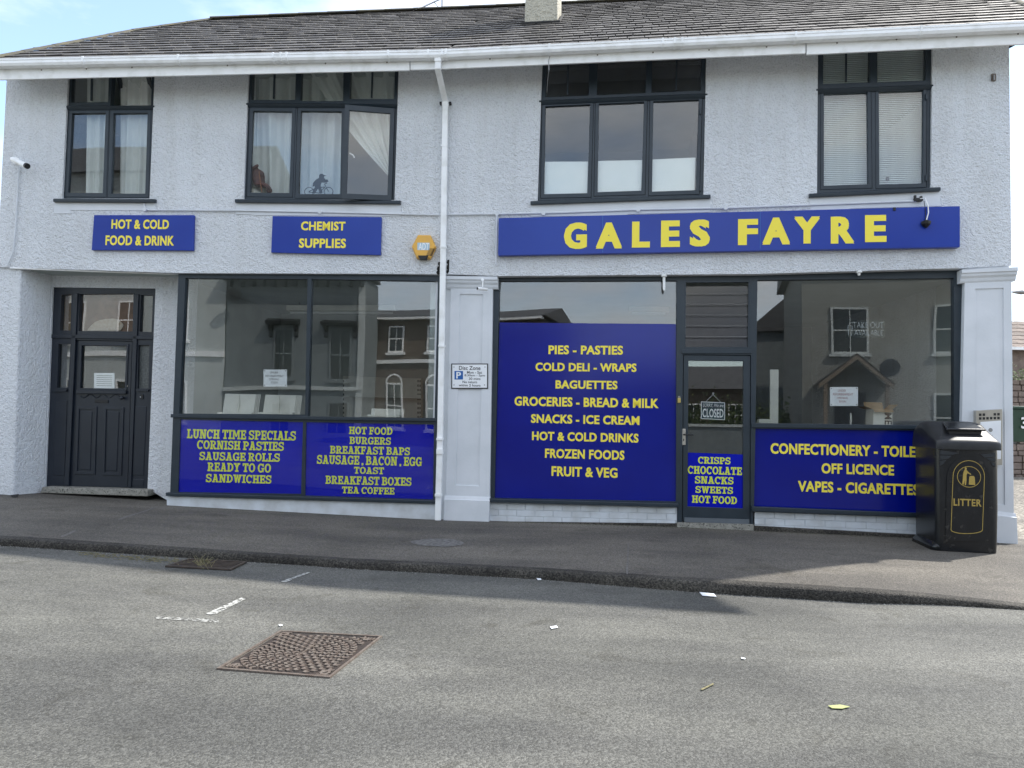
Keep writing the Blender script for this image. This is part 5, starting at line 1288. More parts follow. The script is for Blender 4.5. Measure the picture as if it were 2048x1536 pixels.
M['bingrey'] = mat('bin_slot_grey', (.022, .027, .033), .35)
fq = lambda q: [fz(*p) for p in q]
for q in (((1880, 900), (1918, 906), (1905, 909.5), (1880, 909)), ((1880, 911), (1903, 911), (1897, 917), (1880, 920)), ((1880, 922), (1893, 919), (1886, 928), (1880, 931)),
          ((1962, 909), (1990, 906), (1990, 914), (1969, 915)), ((1973, 917), (1990, 916), (1990, 924), (1979, 921)), ((1981, 924), (1990, 927), (1990, 934), (1985, 931))):
    faceplate(fq(q), .01, -.006, 'bingrey', 'slot_plate')
def archp(x0, x1, yt, yb, n=14, bx=0, sag=5):
    cx = (x0 + x1) / 2; hw = (x1 - x0) / 2
    p = [(cx - hw * math.cos(math.pi * k / n), yt + hw - hw * math.sin(math.pi * k / n)) for k in range(n + 1)]
    q = [(cx - bx + hw * math.cos(math.pi * k / n), yb + sag * math.sin(math.pi * k / n)) for k in range(n + 1)]
    return fq(p + q)
faceplate(archp(1893, 1979, 913, 1082, bx=3, sag=0), .012, -.010, 'black', 'door_panel', bevel=.004)
faceplate(archp(1904.5, 1968.5, 920.5, 1060, bx=4, sag=7.5), -.0095, -.012, 'gold', 'keyline', [archp(1905.7, 1967.3, 921.7, 1059, bx=4, sag=7.3)])
cc = fz(1937, 953.5); rr_ = fz(1961, 953)[0] - cc[0]
circ = lambda r: [(cc[0] + r * math.cos(6.2832 * k / 28), cc[1] + r * .95 * math.sin(6.2832 * k / 28)) for k in range(28)]
faceplate(circ(rr_), -.0095, -.012, 'gold', 'emblem_ring', [circ(rr_ - .006)])
faceplate(fq([(1928.5, 936), (1930.5, 934), (1932.5, 936), (1932, 939.5), (1936, 944), (1941.5, 948), (1940.5, 949.6), (1934, 946), (1932, 950), (1932, 957), (1931.5, 966), (1931, 970), (1928.5, 970), (1928.7, 960), (1926.5, 969), (1923.5, 968.5), (1924.5, 959), (1925, 949), (1926.5, 942), (1928.5, 939.5)]), -.0095, -.012, 'gold', 'emblem_person')
faceplate(fq([(1936.5, 969), (1949.5, 970), (1948.5, 955), (1947, 952), (1939, 951.5), (1937.5, 954)]), -.0095, -.012, 'gold', 'emblem_basket')
vs_, fs_ = glyphs('LITTER', .03, 1.1); x0_ = min(v[0] for v in vs_); w_ = max(v[0] for v in vs_) - x0_; y0_ = min(v[1] for v in vs_); h_ = max(v[1] for v in vs_) - y0_
a_, b_2 = fz(1906, 1011), fz(1962, 997)
mb = MB(); mb.add([bp(a_[0] + (v[0] - x0_) / w_ * (b_2[0] - a_[0]), -.012, a_[1] + (v[1] - y0_) / h_ * .075) for v in vs_], fs_); mb.obj('lettering', 'gold', t)
mb = MB(); mb.loft([rrect(-.04, .16, .01, BD + .02, .08, .0), rrect(-.03, .16, .015, BD + .01, .08, .05), rrect(.0, .16, .02, BD - .01, .08, .09)]); mb.obj('foot', 'black', t, smooth=True)

# ================================================================== ON THE GROUND
def gpt(x, y, l=.004): return on_ground(x, y, l)
M['paint'] = mat('worn_paint', (0.50, 0.50, 0.47), .7, (0.13, 0.13, 0.12), 28, .4, 60, .003, lo=.46, hi=.62)
_n, _l = M['paint'].node_tree.nodes, M['paint'].node_tree.links
_z = _n.new('ShaderNodeTexNoise'); _z.inputs['Scale'].default_value = 22; _z.inputs['Detail'].default_value = 8; _z.inputs['Roughness'].default_value = .7
_r = _n.new('ShaderNodeValToRGB'); _r.color_ramp.elements[0].position = .49; _r.color_ramp.elements[1].position = .58
_t = _n.new('ShaderNodeTexCoord'); _l.new(_t.outputs['Object'], _z.inputs['Vector']); _l.new(_z.outputs['Fac'], _r.inputs[0])
_x = _n.new('ShaderNodeMixShader'); _tr = _n.new('ShaderNodeBsdfTransparent')
_l.new(_r.outputs[0], _x.inputs[0]); _l.new(_n['Principled BSDF'].outputs[0], _x.inputs[1]); _l.new(_tr.outputs[0], _x.inputs[2]); _l.new(_x.outputs[0], _n['Material Output'].inputs[0])
def mark(q, label):
    mb = MB(); a, b, c, d = [gpt(*p) for p in q]; n = 10; rg = random.Random(int(q[0][0]))
    A = [a.lerp(b, i / n) for i in range(n + 1)]; D = [d.lerp(c, i / n) for i in range(n + 1)]
    w = (a - d).length
    A = [p + (p - q_) * rg.uniform(-.08, .05) for p, q_ in zip(A, D)]
    mb.add(A + D, [(i, i + 1, n + 2 + i, n + 1 + i) for i in range(n)]); o = mb.obj('road_marking', 'paint', None, origin=a); return tag(o, kind='structure')
mark([(411, 1227), (483, 1195), (491, 1198), (426, 1231)], ''); mark([(312, 1232), (437, 1239), (437, 1245), (312, 1237)], ''); mark([(562, 1163), (614, 1144), (620, 1145), (570, 1165)], '')
# pavement joints
for q in (((1252, 1148), (1256, 1085), (1258, 1085), (1256, 1148)), ((120, 1073), (150, 1060), (153, 1062), (124, 1075)), ((235, 1038), (312, 1014), (314, 1015), (238, 1040))):
    mb = MB(); n = 8; a, b, c, d = [gpt(*p, .003) for p in q]; A = [a.lerp(b, i / n) for i in range(n + 1)]; D = [d.lerp(c, i / n) for i in range(n + 1)]; rg = random.Random(1)
    A = [p + (p - q_) * rg.uniform(-.3, .3) for p, q_ in zip(A, D)]
    mb.add(A + D, [(i, i + 1, n + 2 + i, n + 1 + i) for i in range(n)]); tag(mb.obj('pavement_crack', mat('crack_fill', (.18, .17, .155), .9, (.10, .095, .09), 30), None, origin=a), kind='structure')
# ragged pale patch on the pavement
M['patch'] = mat('pale_patch', (.105, .10, .095), .9, (.19, .185, .175), 22, .6, 60, .004, lo=.42, hi=.6)
rg = random.Random(9); c = gpt(876, 1085, .003); mb = MB()
mb.add([c] + [c + Vector((.30 * math.cos(a) * rg.uniform(.8, 1.05), .27 * math.sin(a) * rg.uniform(.8, 1.05), .001)) for a in [k * .314159 for k in range(20)]], [(0, 1 + k, 1 + (k + 1) % 20) for k in range(20)])
tag(mb.obj('pavement_patch', 'patch', None, origin=c), kind='structure')

# manhole cover: cast iron, ringed chevron treads
cs = [gpt(560, 1261, .006), gpt(765, 1272, .006), gpt(660, 1355, .006), gpt(433, 1337, .006)]
mc = sum(cs, Vector()) / 4
t = thing('manhole_cover', 'rusty square cast iron manhole cover with ringed chevron treads in the road', 'manhole cover', mc)
def mp2(s, q, h=0.0):
    return cs[0] * (1 - s) * (1 - q) + cs[1] * s * (1 - q) + cs[2] * s * q + cs[3] * (1 - s) * q + ZV * h
def mslab(mb, pts, h0, h1):
    n = len(pts); mb.add([mp2(*p, h1) for p in pts] + [mp2(*p, h0) for p in pts], [tuple(range(n))] + [(i, (i + 1) % n, n + (i + 1) % n, n + i) for i in range(n)])
mb = MB()
for a, b, c_, d in ((0, 0, 1, .022), (0, .978, 1, 1), (0, .022, .022, .978), (.978, .022, 1, .978)): mslab(mb, [(a, b), (c_, b), (c_, d), (a, d)], -.03, .003)
mb.obj('frame', 'iron', t)
mb = MB(); mslab(mb, [(.03, .03), (.97, .03), (.97, .97), (.03, .97)], -.03, -.006); mb.obj('plate', mat('iron_recess', (.018, .013, .011), .8, (.035, .024, .019), 20), t)
mb = MB(); g = random.Random(6)
for ring in range(1, 9):
    r = ring * .069; n = max(6, int(ring * 7.0))
    for k in range(n):
        a = 6.2832 * k / n; da = 6.2832 / n
        cx_, cy_ = .5, .5
        def pol(rr, aa): return (cx_ + rr * math.cos(aa), cy_ + rr * math.sin(aa))
        w1, w2 = r - .028, r + .028; th = da * .30
        if max(abs(r * math.cos(a + th * .7)), abs(r * math.sin(a + th * .7))) > .425: continue
        mslab(mb, [pol(w1, a - th), pol(r, a + th * .4), pol(w2, a - th), pol(w2, a + th * .6), pol(r, a + th * 1.9), pol(w1, a + th * .6)], -.006, .001 + g.uniform(0, .001))
mslab(mb, [(.492, .3), (.503, .3), (.503, .7), (.492, .7)], -.006, .001)
mb2 = MB()
for cx_, cy_ in ((.09, .09), (.91, .91), (.09, .91), (.91, .09)):
    if (cx_ < .5) == (cy_ < .5):
        o_ = [(cx_ + .045 * math.cos(k * .3927), cy_ + .045 * math.sin(k * .3927)) for k in range(16)]; i_ = [(cx_ + .022 * math.cos(k * .3927), cy_ + .022 * math.sin(k * .3927)) for k in range(16)]
        mb2.add([mp2(*p, .0015) for p in o_ + i_], [(k, (k + 1) % 16, 16 + (k + 1) % 16, 16 + k) for k in range(16)])
    else:
        for k in range(4):
            x = cx_ - .05 + k * .028; mslab(mb2, [(x, cy_ - .03), (x + .015, cy_ - .03), (x + .015, cy_ + .03), (x, cy_ + .03)], -.006, .001)
mb2.obj('keyway_ring', 'iron', t)
tag(mb.obj('treads', 'iron', t), kind='stuff')
for kk_ in range(2):
    mb = MB()
    if kk_ == 0: mslab(mb, [(.03, .035), (.14, .035), (.14, .05), (.03, .05)], -.006, .001)
    else: mslab(mb, [(.86, .95), (.97, .95), (.97, .965), (.86, .965)], -.006, .001)
    mb.obj('lug', 'iron', t)
# drain grate by the kerb
cs = [gpt(378, 1119, .003), gpt(494, 1125, .003), gpt(462, 1141, .003), gpt(330, 1134, .003)]
gc = sum(cs, Vector()) / 4
t = thing('drain_grate', 'dark iron drain grate in the gutter with dry weeds in it', 'drain grate', gc)
mb = MB(); mslab(mb, [(0, 0), (1, 0), (1, 1), (0, 1)], -.002, .001); mb.obj('pit', 'pit', t)
mb = MB()
for a, b, c_, d in ((0, 0, 1, .08), (0, .92, 1, 1), (0, .08, .04, .92), (.96, .08, 1, .92)): mslab(mb, [(a, b), (c_, b), (c_, d), (a, d)], 0, .012)
mb.obj('frame', 'irondark', t)
for k in range(5):
    mb = MB(); y = .18 + k * .155; mslab(mb, [(.04, y), (.96, y), (.96, y + .055), (.04, y + .055)], 0, .010); mb.obj('bar', 'irondark', t)
mb = MB(); mslab(mb, [(.48, .08), (.52, .08), (.52, .92), (.48, .92)], 0, .013); mb.obj('bar', 'irondark', t)
g = random.Random(21); mb = MB()
for k in range(70):
    c = gpt(408 + g.gauss(0, 9), 1130 + g.gauss(0, 4)); d = Vector((g.uniform(-.06, .06), g.uniform(-.04, .04), g.uniform(.01, .07))); mb.tube([c, c + d * .6, c + d], .002, 3)
for k in range(260):
    x = g.uniform(160, 400); y = 1092 + (x - 0) * .077 + g.gauss(3, 3.0); c = gpt(x, y, .004); d = Vector((g.uniform(-.05, .05), g.uniform(-.02, .02), g.uniform(0, .012))); mb.tube([c, c + d], .0022, 3)
tag(mb.obj('dry_weeds', 'weed', None), 'dry straw and weeds scattered along the gutter at the drain grate', 'weeds', kind='stuff')
# grit along the kerb
g = random.Random(31); mb = MB()
def chip(mb, c, r):
    mb.add([c + Vector((r * g.uniform(.5, 1) * math.cos(a), r * g.uniform(.5, 1) * math.sin(a), 0)) for a in (0, 1.57, 3.14, 4.71)] + [c + ZV * r * .7], [(0, 1, 4), (1, 2, 4), (2, 3, 4), (3, 0, 4)])
for k in range(1500):
    x = g.uniform(-5.3, 5.3); ky, kz, kh = kerb_at(x); y = ky - abs(g.gauss(0, .05)) - .01; chip(mb, Vector((x, y, ground_z(x, y) + .001)), g.uniform(.002, .006))
for k in range(700):
    x = g.uniform(-6, 6); y = g.uniform(1.8, 9); chip(mb, Vector((x, y, ground_z(x, y) + .001)), g.uniform(.002, .005))
tag(mb.obj('grit', mat('grit', (.22, .21, .19), .9, (.36, .35, .32), 9), None), 'loose pale grit lying on the road and along the kerb', 'grit', kind='stuff')
# moss and dirt where wall meets pavement
g = random.Random(41); mb = MB()
for k in range(900):
    sd = 'R'; u = g.uniform(.8, 6.6); w = P(sd, u, 0, -.07 + abs(g.gauss(0, .05))); chip(mb, Vector((w.x, w.y, ground_z(w.x, w.y) + .001)), g.uniform(.003, .01))
for k in range(400):
    u = g.uniform(-3.6, -.2); w = P('L', u, 0, -.02 + abs(g.gauss(0, .025))); chip(mb, Vector((w.x, w.y, ground_z(w.x, w.y) + .001)), g.uniform(.003, .008))
tag(mb.obj('wall_foot_dirt', mat('moss_dirt', (.06, .06, .035), .95, (.14, .13, .10), 12), None), 'mossy dirt gathered along the foot of the shopfront', 'dirt', kind='stuff')
# scraps
def scrap(q, label, m, nm, cat, h=.008):
    P_ = [gpt(x, y, h) for x, y in q]; mb = MB(); mb.add(P_ + [p - ZV * .002 for p in P_], [tuple(range(len(q))), tuple(range(len(q), 2 * len(q)))] + [(i, (i + 1) % len(q), len(q) + (i + 1) % len(q), len(q) + i) for i in range(len(q))])
    tag(mb.obj(nm, m, None, origin=P_[0]), label, cat)
scrap([(1399, 1184), (1428, 1187), (1433, 1193), (1405, 1191)], 'flat white piece of paper lying in the gutter', 'paper', 'paper_scrap', 'litter')
scrap([(1656, 1411), (1680, 1409), (1700, 1413), (1684, 1417), (1664, 1416)], 'pale yellow green leaf lying on the road in the foreground', 'leaf', 'leaf', 'leaf')
scrap([(1401, 1378), (1426, 1366), (1428, 1368), (1404, 1380)], 'pale twig on the road below the flat white paper', 'weed', 'twig', 'twig')
scrap([(557, 1249), (562, 1248), (566, 1250), (560, 1252)], 'white scrap beside the far corner of the manhole cover', 'paper', 'paper_scrap', 'litter')
scrap([(1072, 1155), (1080, 1154), (1083, 1159), (1076, 1160)], 'small white scrap against the kerb in the middle of the road edge', 'paper', 'paper_scrap', 'litter')
scrap([(782, 1130), (795, 1134), (786, 1136)], 'small white scrap against the kerb below the drainpipe', 'paper', 'paper_scrap', 'litter')
scrap([(1100, 1253), (1113, 1251), (1116, 1255), (1103, 1257)], 'white scrap on the open road right of the manhole cover', 'paper', 'paper_scrap', 'litter')
scrap([(1482, 1314), (1491, 1316), (1490, 1318), (1483, 1317)], 'small white scrap on the road left of the leaf', 'paper', 'paper_scrap', 'litter')
scrap([(20, 990), (38, 988), (35, 994), (24, 994)], 'dark scrap on the pavement by the left pier', 'pit', 'dark_scrap', 'litter')

# TV aerial on the ridge
ra = rhit('L', 882, 20); A = RP('L', min(ra[0], -.1), ra[1], 0)
def apx(x, y): return hitp(x, y, A, Vector((0, 1, 0)))
t = thing('tv_aerial', 'thin metal television aerial standing on the roof ridge', 'aerial', A)
mb = MB(); mb.tube([apx(884, 24), apx(886, -60)], .016, 6); mb.obj('mast', 'metal', t)
a, b = apx(832, 21), apx(886, -4)
mb = MB(); mb.tube([a, b], .009, 6); mb.obj('boom', 'metal', t)
for k in range(12):
    c = a.lerp(b, k / 11); mb = MB(); mb.tube([c - Vector((.02, .18, .04)) - ZV * .06, c + Vector((.02, .18, .04)) + ZV * .08], .005, 4); mb.obj('element', 'metal', t)
mb = MB(); mb.tube([apx(868, 4), apx(882, 20)], .008, 5); mb.obj('brace', 'metal', t)

# ================================================================== BEYOND THE RIGHT CORNER
def bxo(mb, x0, x1, y0, y1, z0, z1): mb.hexa([(x0, y0, z0), (x1, y0, z0), (x1, y1, z0), (x0, y1, z0)], [(x0, y0, z1), (x1, y0, z1), (x1, y1, z1), (x0, y1, z1)])
F = lambda x, y, d: hitp(x, y, Vector((0, d, 0)), Vector((0, 1, 0)))
M['brick'] = mat('far_brick', (.17, .13, .11), .9, (.24, .19, .16), 6, .5, 20, .02)
M['tile'] = mat('far_roof_tile', (.10, .075, .06), .8, (.16, .12, .10), 9, .4, 20, .02, rnd=.25)
M['hedge'] = mat('leafy', (.05, .09, .03), .7, (.14, .16, .05), 9, rnd=.4, trans=.2)
M['gbin'] = mat('green_plastic', (.012, .045, .025), .4)
d = 24; a = F(2020, 690, d); 
t = thing('neighbour_house', 'brown brick house with tiled roof seen past the right corner of the shop', 'house', (a.x, d, 0))
mb = MB(); bxo(mb, a.x, a.x + 9, d, d + 7, -.2, F(2030, 692, d).z); mb.obj('wall', 'brick', t)
zr0 = F(2030, 692, d).z; zr1 = F(2030, 640, d + 2.5).z; rf_ = MB(); rf_.add([(a.x - .3, d - .3, zr0 - .1), (a.x + 9.3, d - .3, zr0 - .1), (a.x + 9.3, d + 3, zr1), (a.x - .3, d + 3, zr1), (a.x - .3, d + 7, zr0), (a.x + 9.3, d + 7, zr0)], [(0, 1, 2, 3), (3, 2, 5, 4), (0, 3, 4), (1, 5, 2)]); rf2 = rf_.obj('roof', 'underlay', t)
for r in range(7):
    z0 = zr0 - .1 + (zr1 - zr0 + .1) * r / 7; z1 = zr0 - .1 + (zr1 - zr0 + .1) * (r + 1.2) / 7; y0 = d - .3 + 3.3 * r / 7; y1 = d - .3 + 3.3 * (r + 1.2) / 7
    for c in range(26):
        x = a.x - .3 + c * .35; mb = MB(); mb.add([(x, y0, z0 + .03), (x + .34, y0, z0 + .03), (x + .34, y1, z1 + .01), (x, y1, z1 + .01), (x, y0, z0), (x + .34, y0, z0)], [(0, 1, 2, 3), (4, 5, 1, 0)])
        mb.obj('roof_tile', 'tile', rf2)
mb = MB(); bxo(mb, a.x + .5, a.x + 1.1, d - .02, d + .1, 2.2, 3.3); fw = mb.obj('window', 'white', t)
mb = MB(); bxo(mb, a.x + .55, a.x + 1.05, d - .03, d + .0, 2.25, 3.25); mb.obj('pane', 'glass', fw)
mb = MB(); bxo(mb, a.x - .3, a.x + 9.3, d - .4, d - .28, zr0 - .16, zr0 - .07); mb.obj('gutter', 'white', t)
d2 = 19; b = F(2015, 810, d2)
t = thing('stone_wall', 'old rough stone garden wall beyond the right corner', 'wall', (b.x, d2, 0))
mb = MB(); bxo(mb, b.x - 1, b.x + 6, d2, d2 + .4, -.2, F(2030, 762, d2).z); core = mb.obj('core', 'brick', t)
g = random.Random(8); zt2 = F(2030, 760, d2).z; z = 0.0
while z < zt2 - .1:
    x = b.x - 1; h = g.uniform(.11, .18)
    while x < b.x + 4:
        w = g.uniform(.18, .38); mb = MB(); mb.box((x + w / 2, d2 - .02, z + h / 2), ((1, 0, 0), (0, 1, 0), (0, 0, 1)), (w / 2 - .012, .05 + g.uniform(0, .02), h / 2 - .01)); mb.obj('stone', 'brick', core, bevel=.015); x += w
    z += h
g = random.Random(14); mb = MB()
for k in range(2600):
    c = Vector((b.x + g.uniform(-.8, 5), d2 + g.gauss(.1, .25), zt2 + abs(g.gauss(0, .16)))); r = g.uniform(.02, .05); v1 = Vector((g.uniform(-1, 1), g.uniform(-1, 1), g.uniform(-1, 1))).normalized(); v2 = v1.orthogonal().normalized()
    mb.add([c - v1 * r, c + v2 * r * .6, c + v1 * r, c - v2 * r * .6], [(0, 1, 2, 3)])
tag(mb.obj('ivy', 'hedge', None), 'yellow green creeper growing over the stone garden wall', 'creeper', kind='stuff')
d3 = 14.5; e = F(2026, 890, d3)
t = thing('wheelie_bin', 'dark green wheelie bin beyond the right corner of the shop', 'wheelie bin', (e.x + .3, d3 + .3, e.z))
x0 = F(2020, 850, d3).x; zt3 = F(2030, 813, d3).z
mb = MB(); mb.hexa([(x0 + .05, d3 + .05, e.z + .06), (x0 + .53, d3 + .05, e.z + .06), (x0 + .53, d3 + .6, e.z + .06), (x0 + .05, d3 + .6, e.z + .06)], [(x0, d3, zt3 - .05), (x0 + .58, d3, zt3 - .05), (x0 + .58, d3 + .7, zt3 - .05), (x0, d3 + .7, zt3 - .05)]); mb.obj('body', 'gbin', t, bevel=.02)
mb = MB(); bxo(mb, x0 - .02, x0 + .6, d3 - .03, d3 + .74, zt3 - .048, zt3 + .01); mb.obj('lid', 'gbin', t, bevel=.015)
for xx in (x0 + .02, x0 + .5):
    mb = MB(); mb.tube([(xx, d3 + .62, e.z + .1), (xx + .06, d3 + .62, e.z + .1)], .1, 14); mb.obj('wheel', 'blk', t)
vs_, fs_ = glyphs('3', .02); mb = MB(); mb.add([Vector((x0 + .2 + v[0] * .28, d3 - .012, zt3 - .42 + v[1] * .3)) for v in vs_], fs_); mb.obj('number', 'paper', t)
d4 = 20; A = F(2060, 584, d4)
t = thing('street_lamp', 'street lamp arm reaching in from the right edge of the picture', 'street lamp', (A.x + 1.2, d4, 0))
mb = MB(); mb.tube([(A.x + 1.2, d4, 0), (A.x + 1.2, d4, A.z - .3), (A.x + .9, d4, A.z), (A.x, d4, A.z + .02)], .05, 8); mb.obj('pole', 'metal', t)
mb = MB(); p0 = F(2025, 584, d4); mb.tube([Vector((A.x, d4, A.z)), Vector(((A.x + p0.x) / 2, d4, A.z)), Vector((p0.x, d4, A.z - .01))], .06, 10, [.04, .08, .03]); mb.obj('lantern', 'metal', t)

# ================================================================== ACROSS THE STREET (seen mirrored in the shop glass)
M['greyr'] = mat('grey_render', (.145, .165, .17), .8, (.18, .20, .205), 2)
M['brownr'] = mat('brown_render', (.12, .088, .064), .85, (.145, .11, .083), 2)
M['cream'] = mat('cream_render', (.25, .255, .235), .8, (.215, .22, .20), 2)
M['whiter'] = mat('white_render', (.50, .53, .52), .8, (.44, .47, .46), 2)
M['roofd'] = mat('dark_slate_roof', (.06, .06, .065), .7, (.09, .09, .09), 5)
M['oak'] = mat('weathered_oak', (.16, .13, .10), .8, (.22, .18, .14), 10)
M['darkg'] = mat('dark_pane', (.015, .018, .02), .08)
def box_o(name, x0, x1, y0, y1, z0, z1, m, par, bev=0):
    mb = MB(); bxo(mb, x0, x1, y0, y1, z0, z1); return mb.obj(name, m, par, bevel=bev)
def far_window(par, x0, x1, z0, z1, y, fm='white', bars_=True):
    """sash window on a wall whose street face is at y"""
    mb = MB(); w = .07
    for a in ((x0, x0 + w, z0, z1), (x1 - w, x1, z0, z1), (x0 + w, x1 - w, z1 - w, z1), (x0 + w, x1 - w, z0, z0 + w), (x0 + w, x1 - w, (z0 + z1) / 2 - .025, (z0 + z1) / 2 + .025)): bxo(mb, a[0], a[1], y - .05, y + .03, a[2], a[3])
    if bars_: bxo(mb, (x0 + x1) / 2 - .015, (x0 + x1) / 2 + .015, y - .04, y + .02, z0 + w, z1 - w)
    f = mb.obj('window', fm, par); box_o('pane', x0 + w, x1 - w, y - .03, y - .005, z0 + w, z1 - w, 'darkg', f)
    box_o('sill', x0 - .08, x1 + .08, y - .05, y + .10, z0 - .10, z0 - .002, fm, f); return f
def gable_roof(par, x0, x1, y0, y1, z0, h, m='roofd', name='roof'):
    mb = MB(); ym = (y0 + y1) / 2
    mb.add([(x0, y1, z0), (x1, y1, z0), (x1, ym, z0 + h), (x0, ym, z0 + h), (x0, y0, z0), (x1, y0, z0)], [(0, 1, 2, 3), (3, 2, 5, 4), (0, 3, 4), (1, 5, 2), (0, 4, 5, 1)]); return mb.obj(name, m, par)
YA = -9.0
t = thing('white_house', 'tall white rendered house across the street, mirrored at the left of the left shop window', 'house', (-17.5, YA, .2))
box_o('wall', -23, -13.35, YA - 8, YA, .1, 11.0, 'whiter', t); gable_roof(t, -23.3, -13.3, YA - 8.3, YA + .3, 11.0, 2.5)
for x in (-14.9, -17.4, -20):
    for z in (1.0, 4.2, 7.4): far_window(t, x - 1.0, x, z, z + 1.7, YA + .01)
box_o('string_course', -23, -13.35, YA, YA + .08, 3.6, 3.8, 'white', t)
t = thing('grey_house', 'grey rendered house with bracketed window hoods across the street, mirrored in the left shop window', 'house', (-10.5, YA, .2))
box_o('wall', -13.3, -7.75, YA - 1.8, YA, .1, 6.75, 'greyr', t); gable_roof(t, -13.4, -7.6, YA - 1.7, YA + .45, 6.8, .9)
box_o('eaves_board', -13.4, -7.6, YA + .01, YA + .4, 6.66, 6.79, 'oak', t)
for k in range(13): box_o('eaves_bracket', -13.2 + k * .44, -13.08 + k * .44, YA + .01, YA + .3, 6.4, 6.655, 'blk', t)
for x0, x1 in ((-11.5, -10.45), (-9.2, -8.15)):
    far_window(t, x0 + .1, x1 - .1, 2.75, 4.75, YA + .01, 'greyr')
    far_window(t, x0 + .1, x1 - .1, .6, 1.9, YA + .01, 'greyr')
    mb = MB(); sweep_pts = [(YA + .01, 4.88), (YA + .30, 4.88), (YA + .34, 5.0), (YA + .01, 5.12)]
    mb.loft([[(x0 - .15, y, z) for y, z in sweep_pts], [(x1 + .15, y, z) for y, z in sweep_pts]]); hd = mb.obj('window_hood', 'blk', t)
    for xb in (x0 - .08, x1 - .04):
        mb = MB(); q = [(YA + .01, 4.87), (YA + .24, 4.87), (YA + .18, 4.72), (YA + .06, 4.62), (YA + .08, 4.45), (YA + .01, 4.4)]; mb.loft([[(xb, y, z) for y, z in q], [(xb + .12, y, z) for y, z in q]]); mb.obj('hood_bracket', 'blk', hd)
box_o('string_course', -13.3, -7.75, YA + .01, YA + .09, 2.35, 2.5, 'whiter', t)
box_o('quoin', -8.0, -7.74, YA + .01, YA + .05, .1, 6.6, 'whiter', t)
mb = MB(); mb.tube([(-12.9, YA + .1, 6.2), (-12.9, YA + .25, 6.0), (-12.85, YA + .4, 6.0)], .25, 14, [.02, .05, .28]); mb.obj('satellite_dish', 'blk', t)
YB = -11
t = thing('brown_house', 'brown rendered house with white sash windows across the street, mirrored beside the drainpipe', 'house', (-9, YB, .2))
box_o('wall', -9, -4.6, YB - 6, YB, .1, 5.5, 'brownr', t); gable_roof(t, -9.2, -4.4, YB - 6.3, YB + .4, 5.55, .75)
box_o('fascia_board', -9.1, -4.5, YB + .01, YB + .38, 5.42, 5.54, 'white', t)
for x in (-7.3, -5.65):
    far_window(t, x, x + .7, 4.0, 5.15, YB + .02)
    f = far_window(t, x - .0, x + .72, .9, 2.75, YB + .02)
    mb = MB(); c = x + .36; n = 12
    o_ = [(c + .38 * math.cos(math.pi * k / n), 2.75 + .38 * math.sin(math.pi * k / n)) for k in range(n + 1)]; i_ = [(c + .31 * math.cos(math.pi * k / n), 2.75 + .31 * math.sin(math.pi * k / n)) for k in range(n + 1)]
    mb.add([(a, YB + .06, b) for a, b in o_ + i_] + [(a, YB + .0, b) for a, b in o_ + i_], [(k, k + 1, n + 2 + k, n + 1 + k) for k in range(n)]); mb.obj('arch', 'white', f)
box_o('string_course', -9, -4.6, YB + .01, YB + .10, 3.55, 3.7, 'white', t)
t = thing('cream_house', 'cream rendered house with oak gabled porch across the street, mirrored in right shop window', 'house', (8, YA, .2))
box_o('wall', 5.2, 13.5, YA - 8, YA, .1, 7.3, 'cream', t); gable_roof(t, 4.9, 13.8, YA - 8.3, YA + .4, 7.3, 2.6)
far_window(t, 6.1, 7.3, 3.85, 5.5, YA + .02, 'whiter'); far_window(t, 9.3, 10.5, 3.85, 5.5, YA + .02, 'whiter'); far_window(t, 9.3, 10.6, .9, 2.5, YA + .02, 'whiter')
box_o('door', 6.2, 7.2, YA + .001, YA + .04, .2, 2.5, 'blk', t)
mb = MB()
for s_ in (-1, 1):
    a0, a1 = Vector((6.75, YA + 1.0, 3.75)), Vector((6.75 + s_ * 1.15, YA + 1.0, 2.75)); nn = Vector((0, 0, -.17))
    mb.hexa([a0, a1, a1 + nn, a0 + nn], [q + Vector((0, .08, 0)) for q in (a0, a1, a1 + nn, a0 + nn)])
por = mb.obj('porch', 'oak', t)
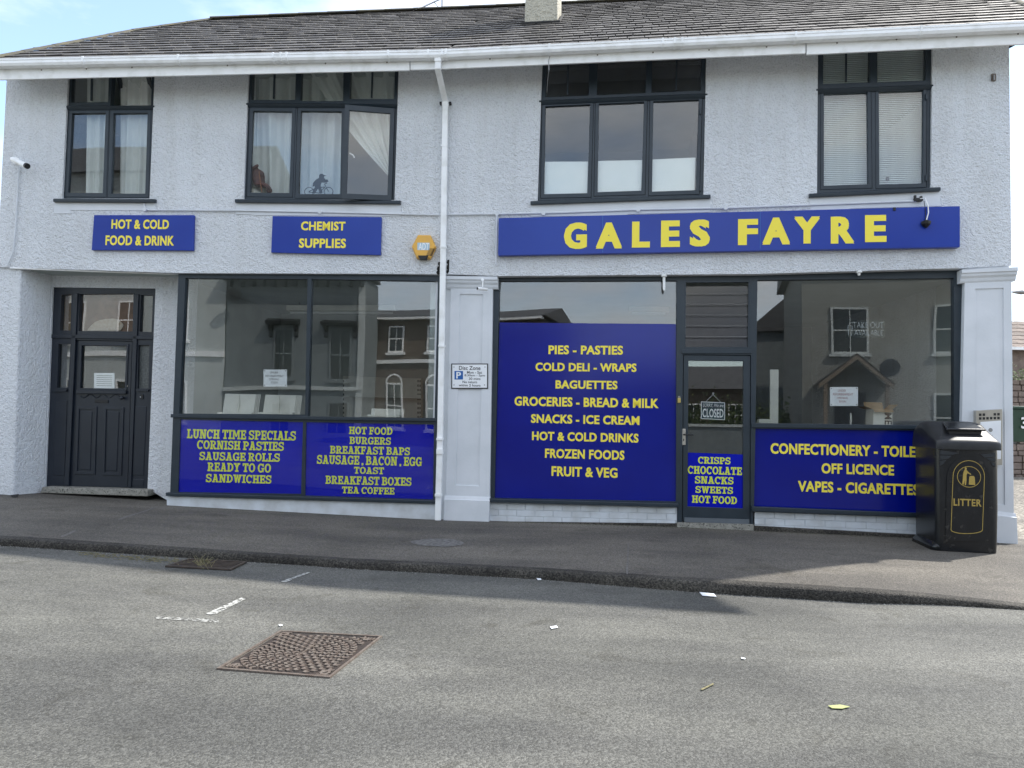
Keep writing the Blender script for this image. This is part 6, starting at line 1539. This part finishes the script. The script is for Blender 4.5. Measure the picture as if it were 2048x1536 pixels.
mb = MB(); mb.add([(6.75, YA + .01, 3.78), (6.75, YA + 1.1, 3.78), (5.55, YA + 1.1, 2.74), (5.55, YA + .01, 2.74), (7.95, YA + 1.1, 2.74), (7.95, YA + .01, 2.74)], [(0, 1, 2, 3), (0, 5, 4, 1)]); mb.obj('porch_roof', 'roofd', por)
for x in (5.75, 7.65): box_o('post', x, x + .12, YA + .92, YA + 1.04, .2, 2.74, 'oak', por)
mb = MB(); mb.tube([(7.95, YA + .05, 3.25), (7.95, YA + .3, 3.3), (7.9, YA + .42, 3.33)], .3, 16, [.03, .06, .33]); mb.obj('satellite_dish', 'blk', t)
t = thing('slate_barn', 'low dark gabled building across the street beside the cream house', 'building', (3, -19, .2))
box_o('wall', 3.7, 9, -25, -19, .1, 5.8, 'greyr', t)
mb = MB(); mb.add([(3.5, -18.8, 5.8), (9.2, -18.8, 5.8), (9.2, -25.2, 5.8), (3.5, -25.2, 5.8), (6.35, -18.8, 8.2), (6.35, -25.2, 8.2)], [(0, 1, 4), (0, 4, 5, 3), (1, 2, 5, 4), (2, 3, 5)]); mb.obj('roof', 'roofd', t)
t = thing('cottage_row', 'row of low dark cottages down the side street opposite the shop', 'cottages', (0, -30, .2))
box_o('wall', -6, 7, -36, -30, .1, 3.4, 'brownr', t); gable_roof(t, -6.3, 7.3, -36.3, -29.6, 3.4, 1.7)
for x in (-5, -2.4, .2, 2.8, 5): far_window(t, x, x + .9, 1.2, 2.5, -29.98)
t = thing('garden_wall', 'low grey garden wall across the street opposite the shop door', 'wall', (0, YA, .2))
box_o('coursework', -4.5, 5.1, YA - .35, YA, .1, 1.3, 'greyr', t); box_o('coping', -4.5, 5.1, YA - .4, YA + .05, 1.301, 1.39, 'whiter', t)
g = random.Random(77); mb = MB()
for k in range(5000):
    c = Vector((g.uniform(-4.4, 4.9), YA - .9 + g.gauss(0, .35), 1.2 + abs(g.gauss(0, .45)))); r = g.uniform(.04, .09); v1 = Vector((g.uniform(-1, 1), g.uniform(-1, 1), g.uniform(-1, 1))).normalized(); v2 = v1.orthogonal().normalized()
    mb.add([c - v1 * r, c + v2 * r * .6, c + v1 * r, c - v2 * r * .6], [(0, 1, 2, 3)])
tag(mb.obj('hedge', 'hedge', None), 'green hedge behind the low garden wall across the street', 'hedge', kind='stuff')
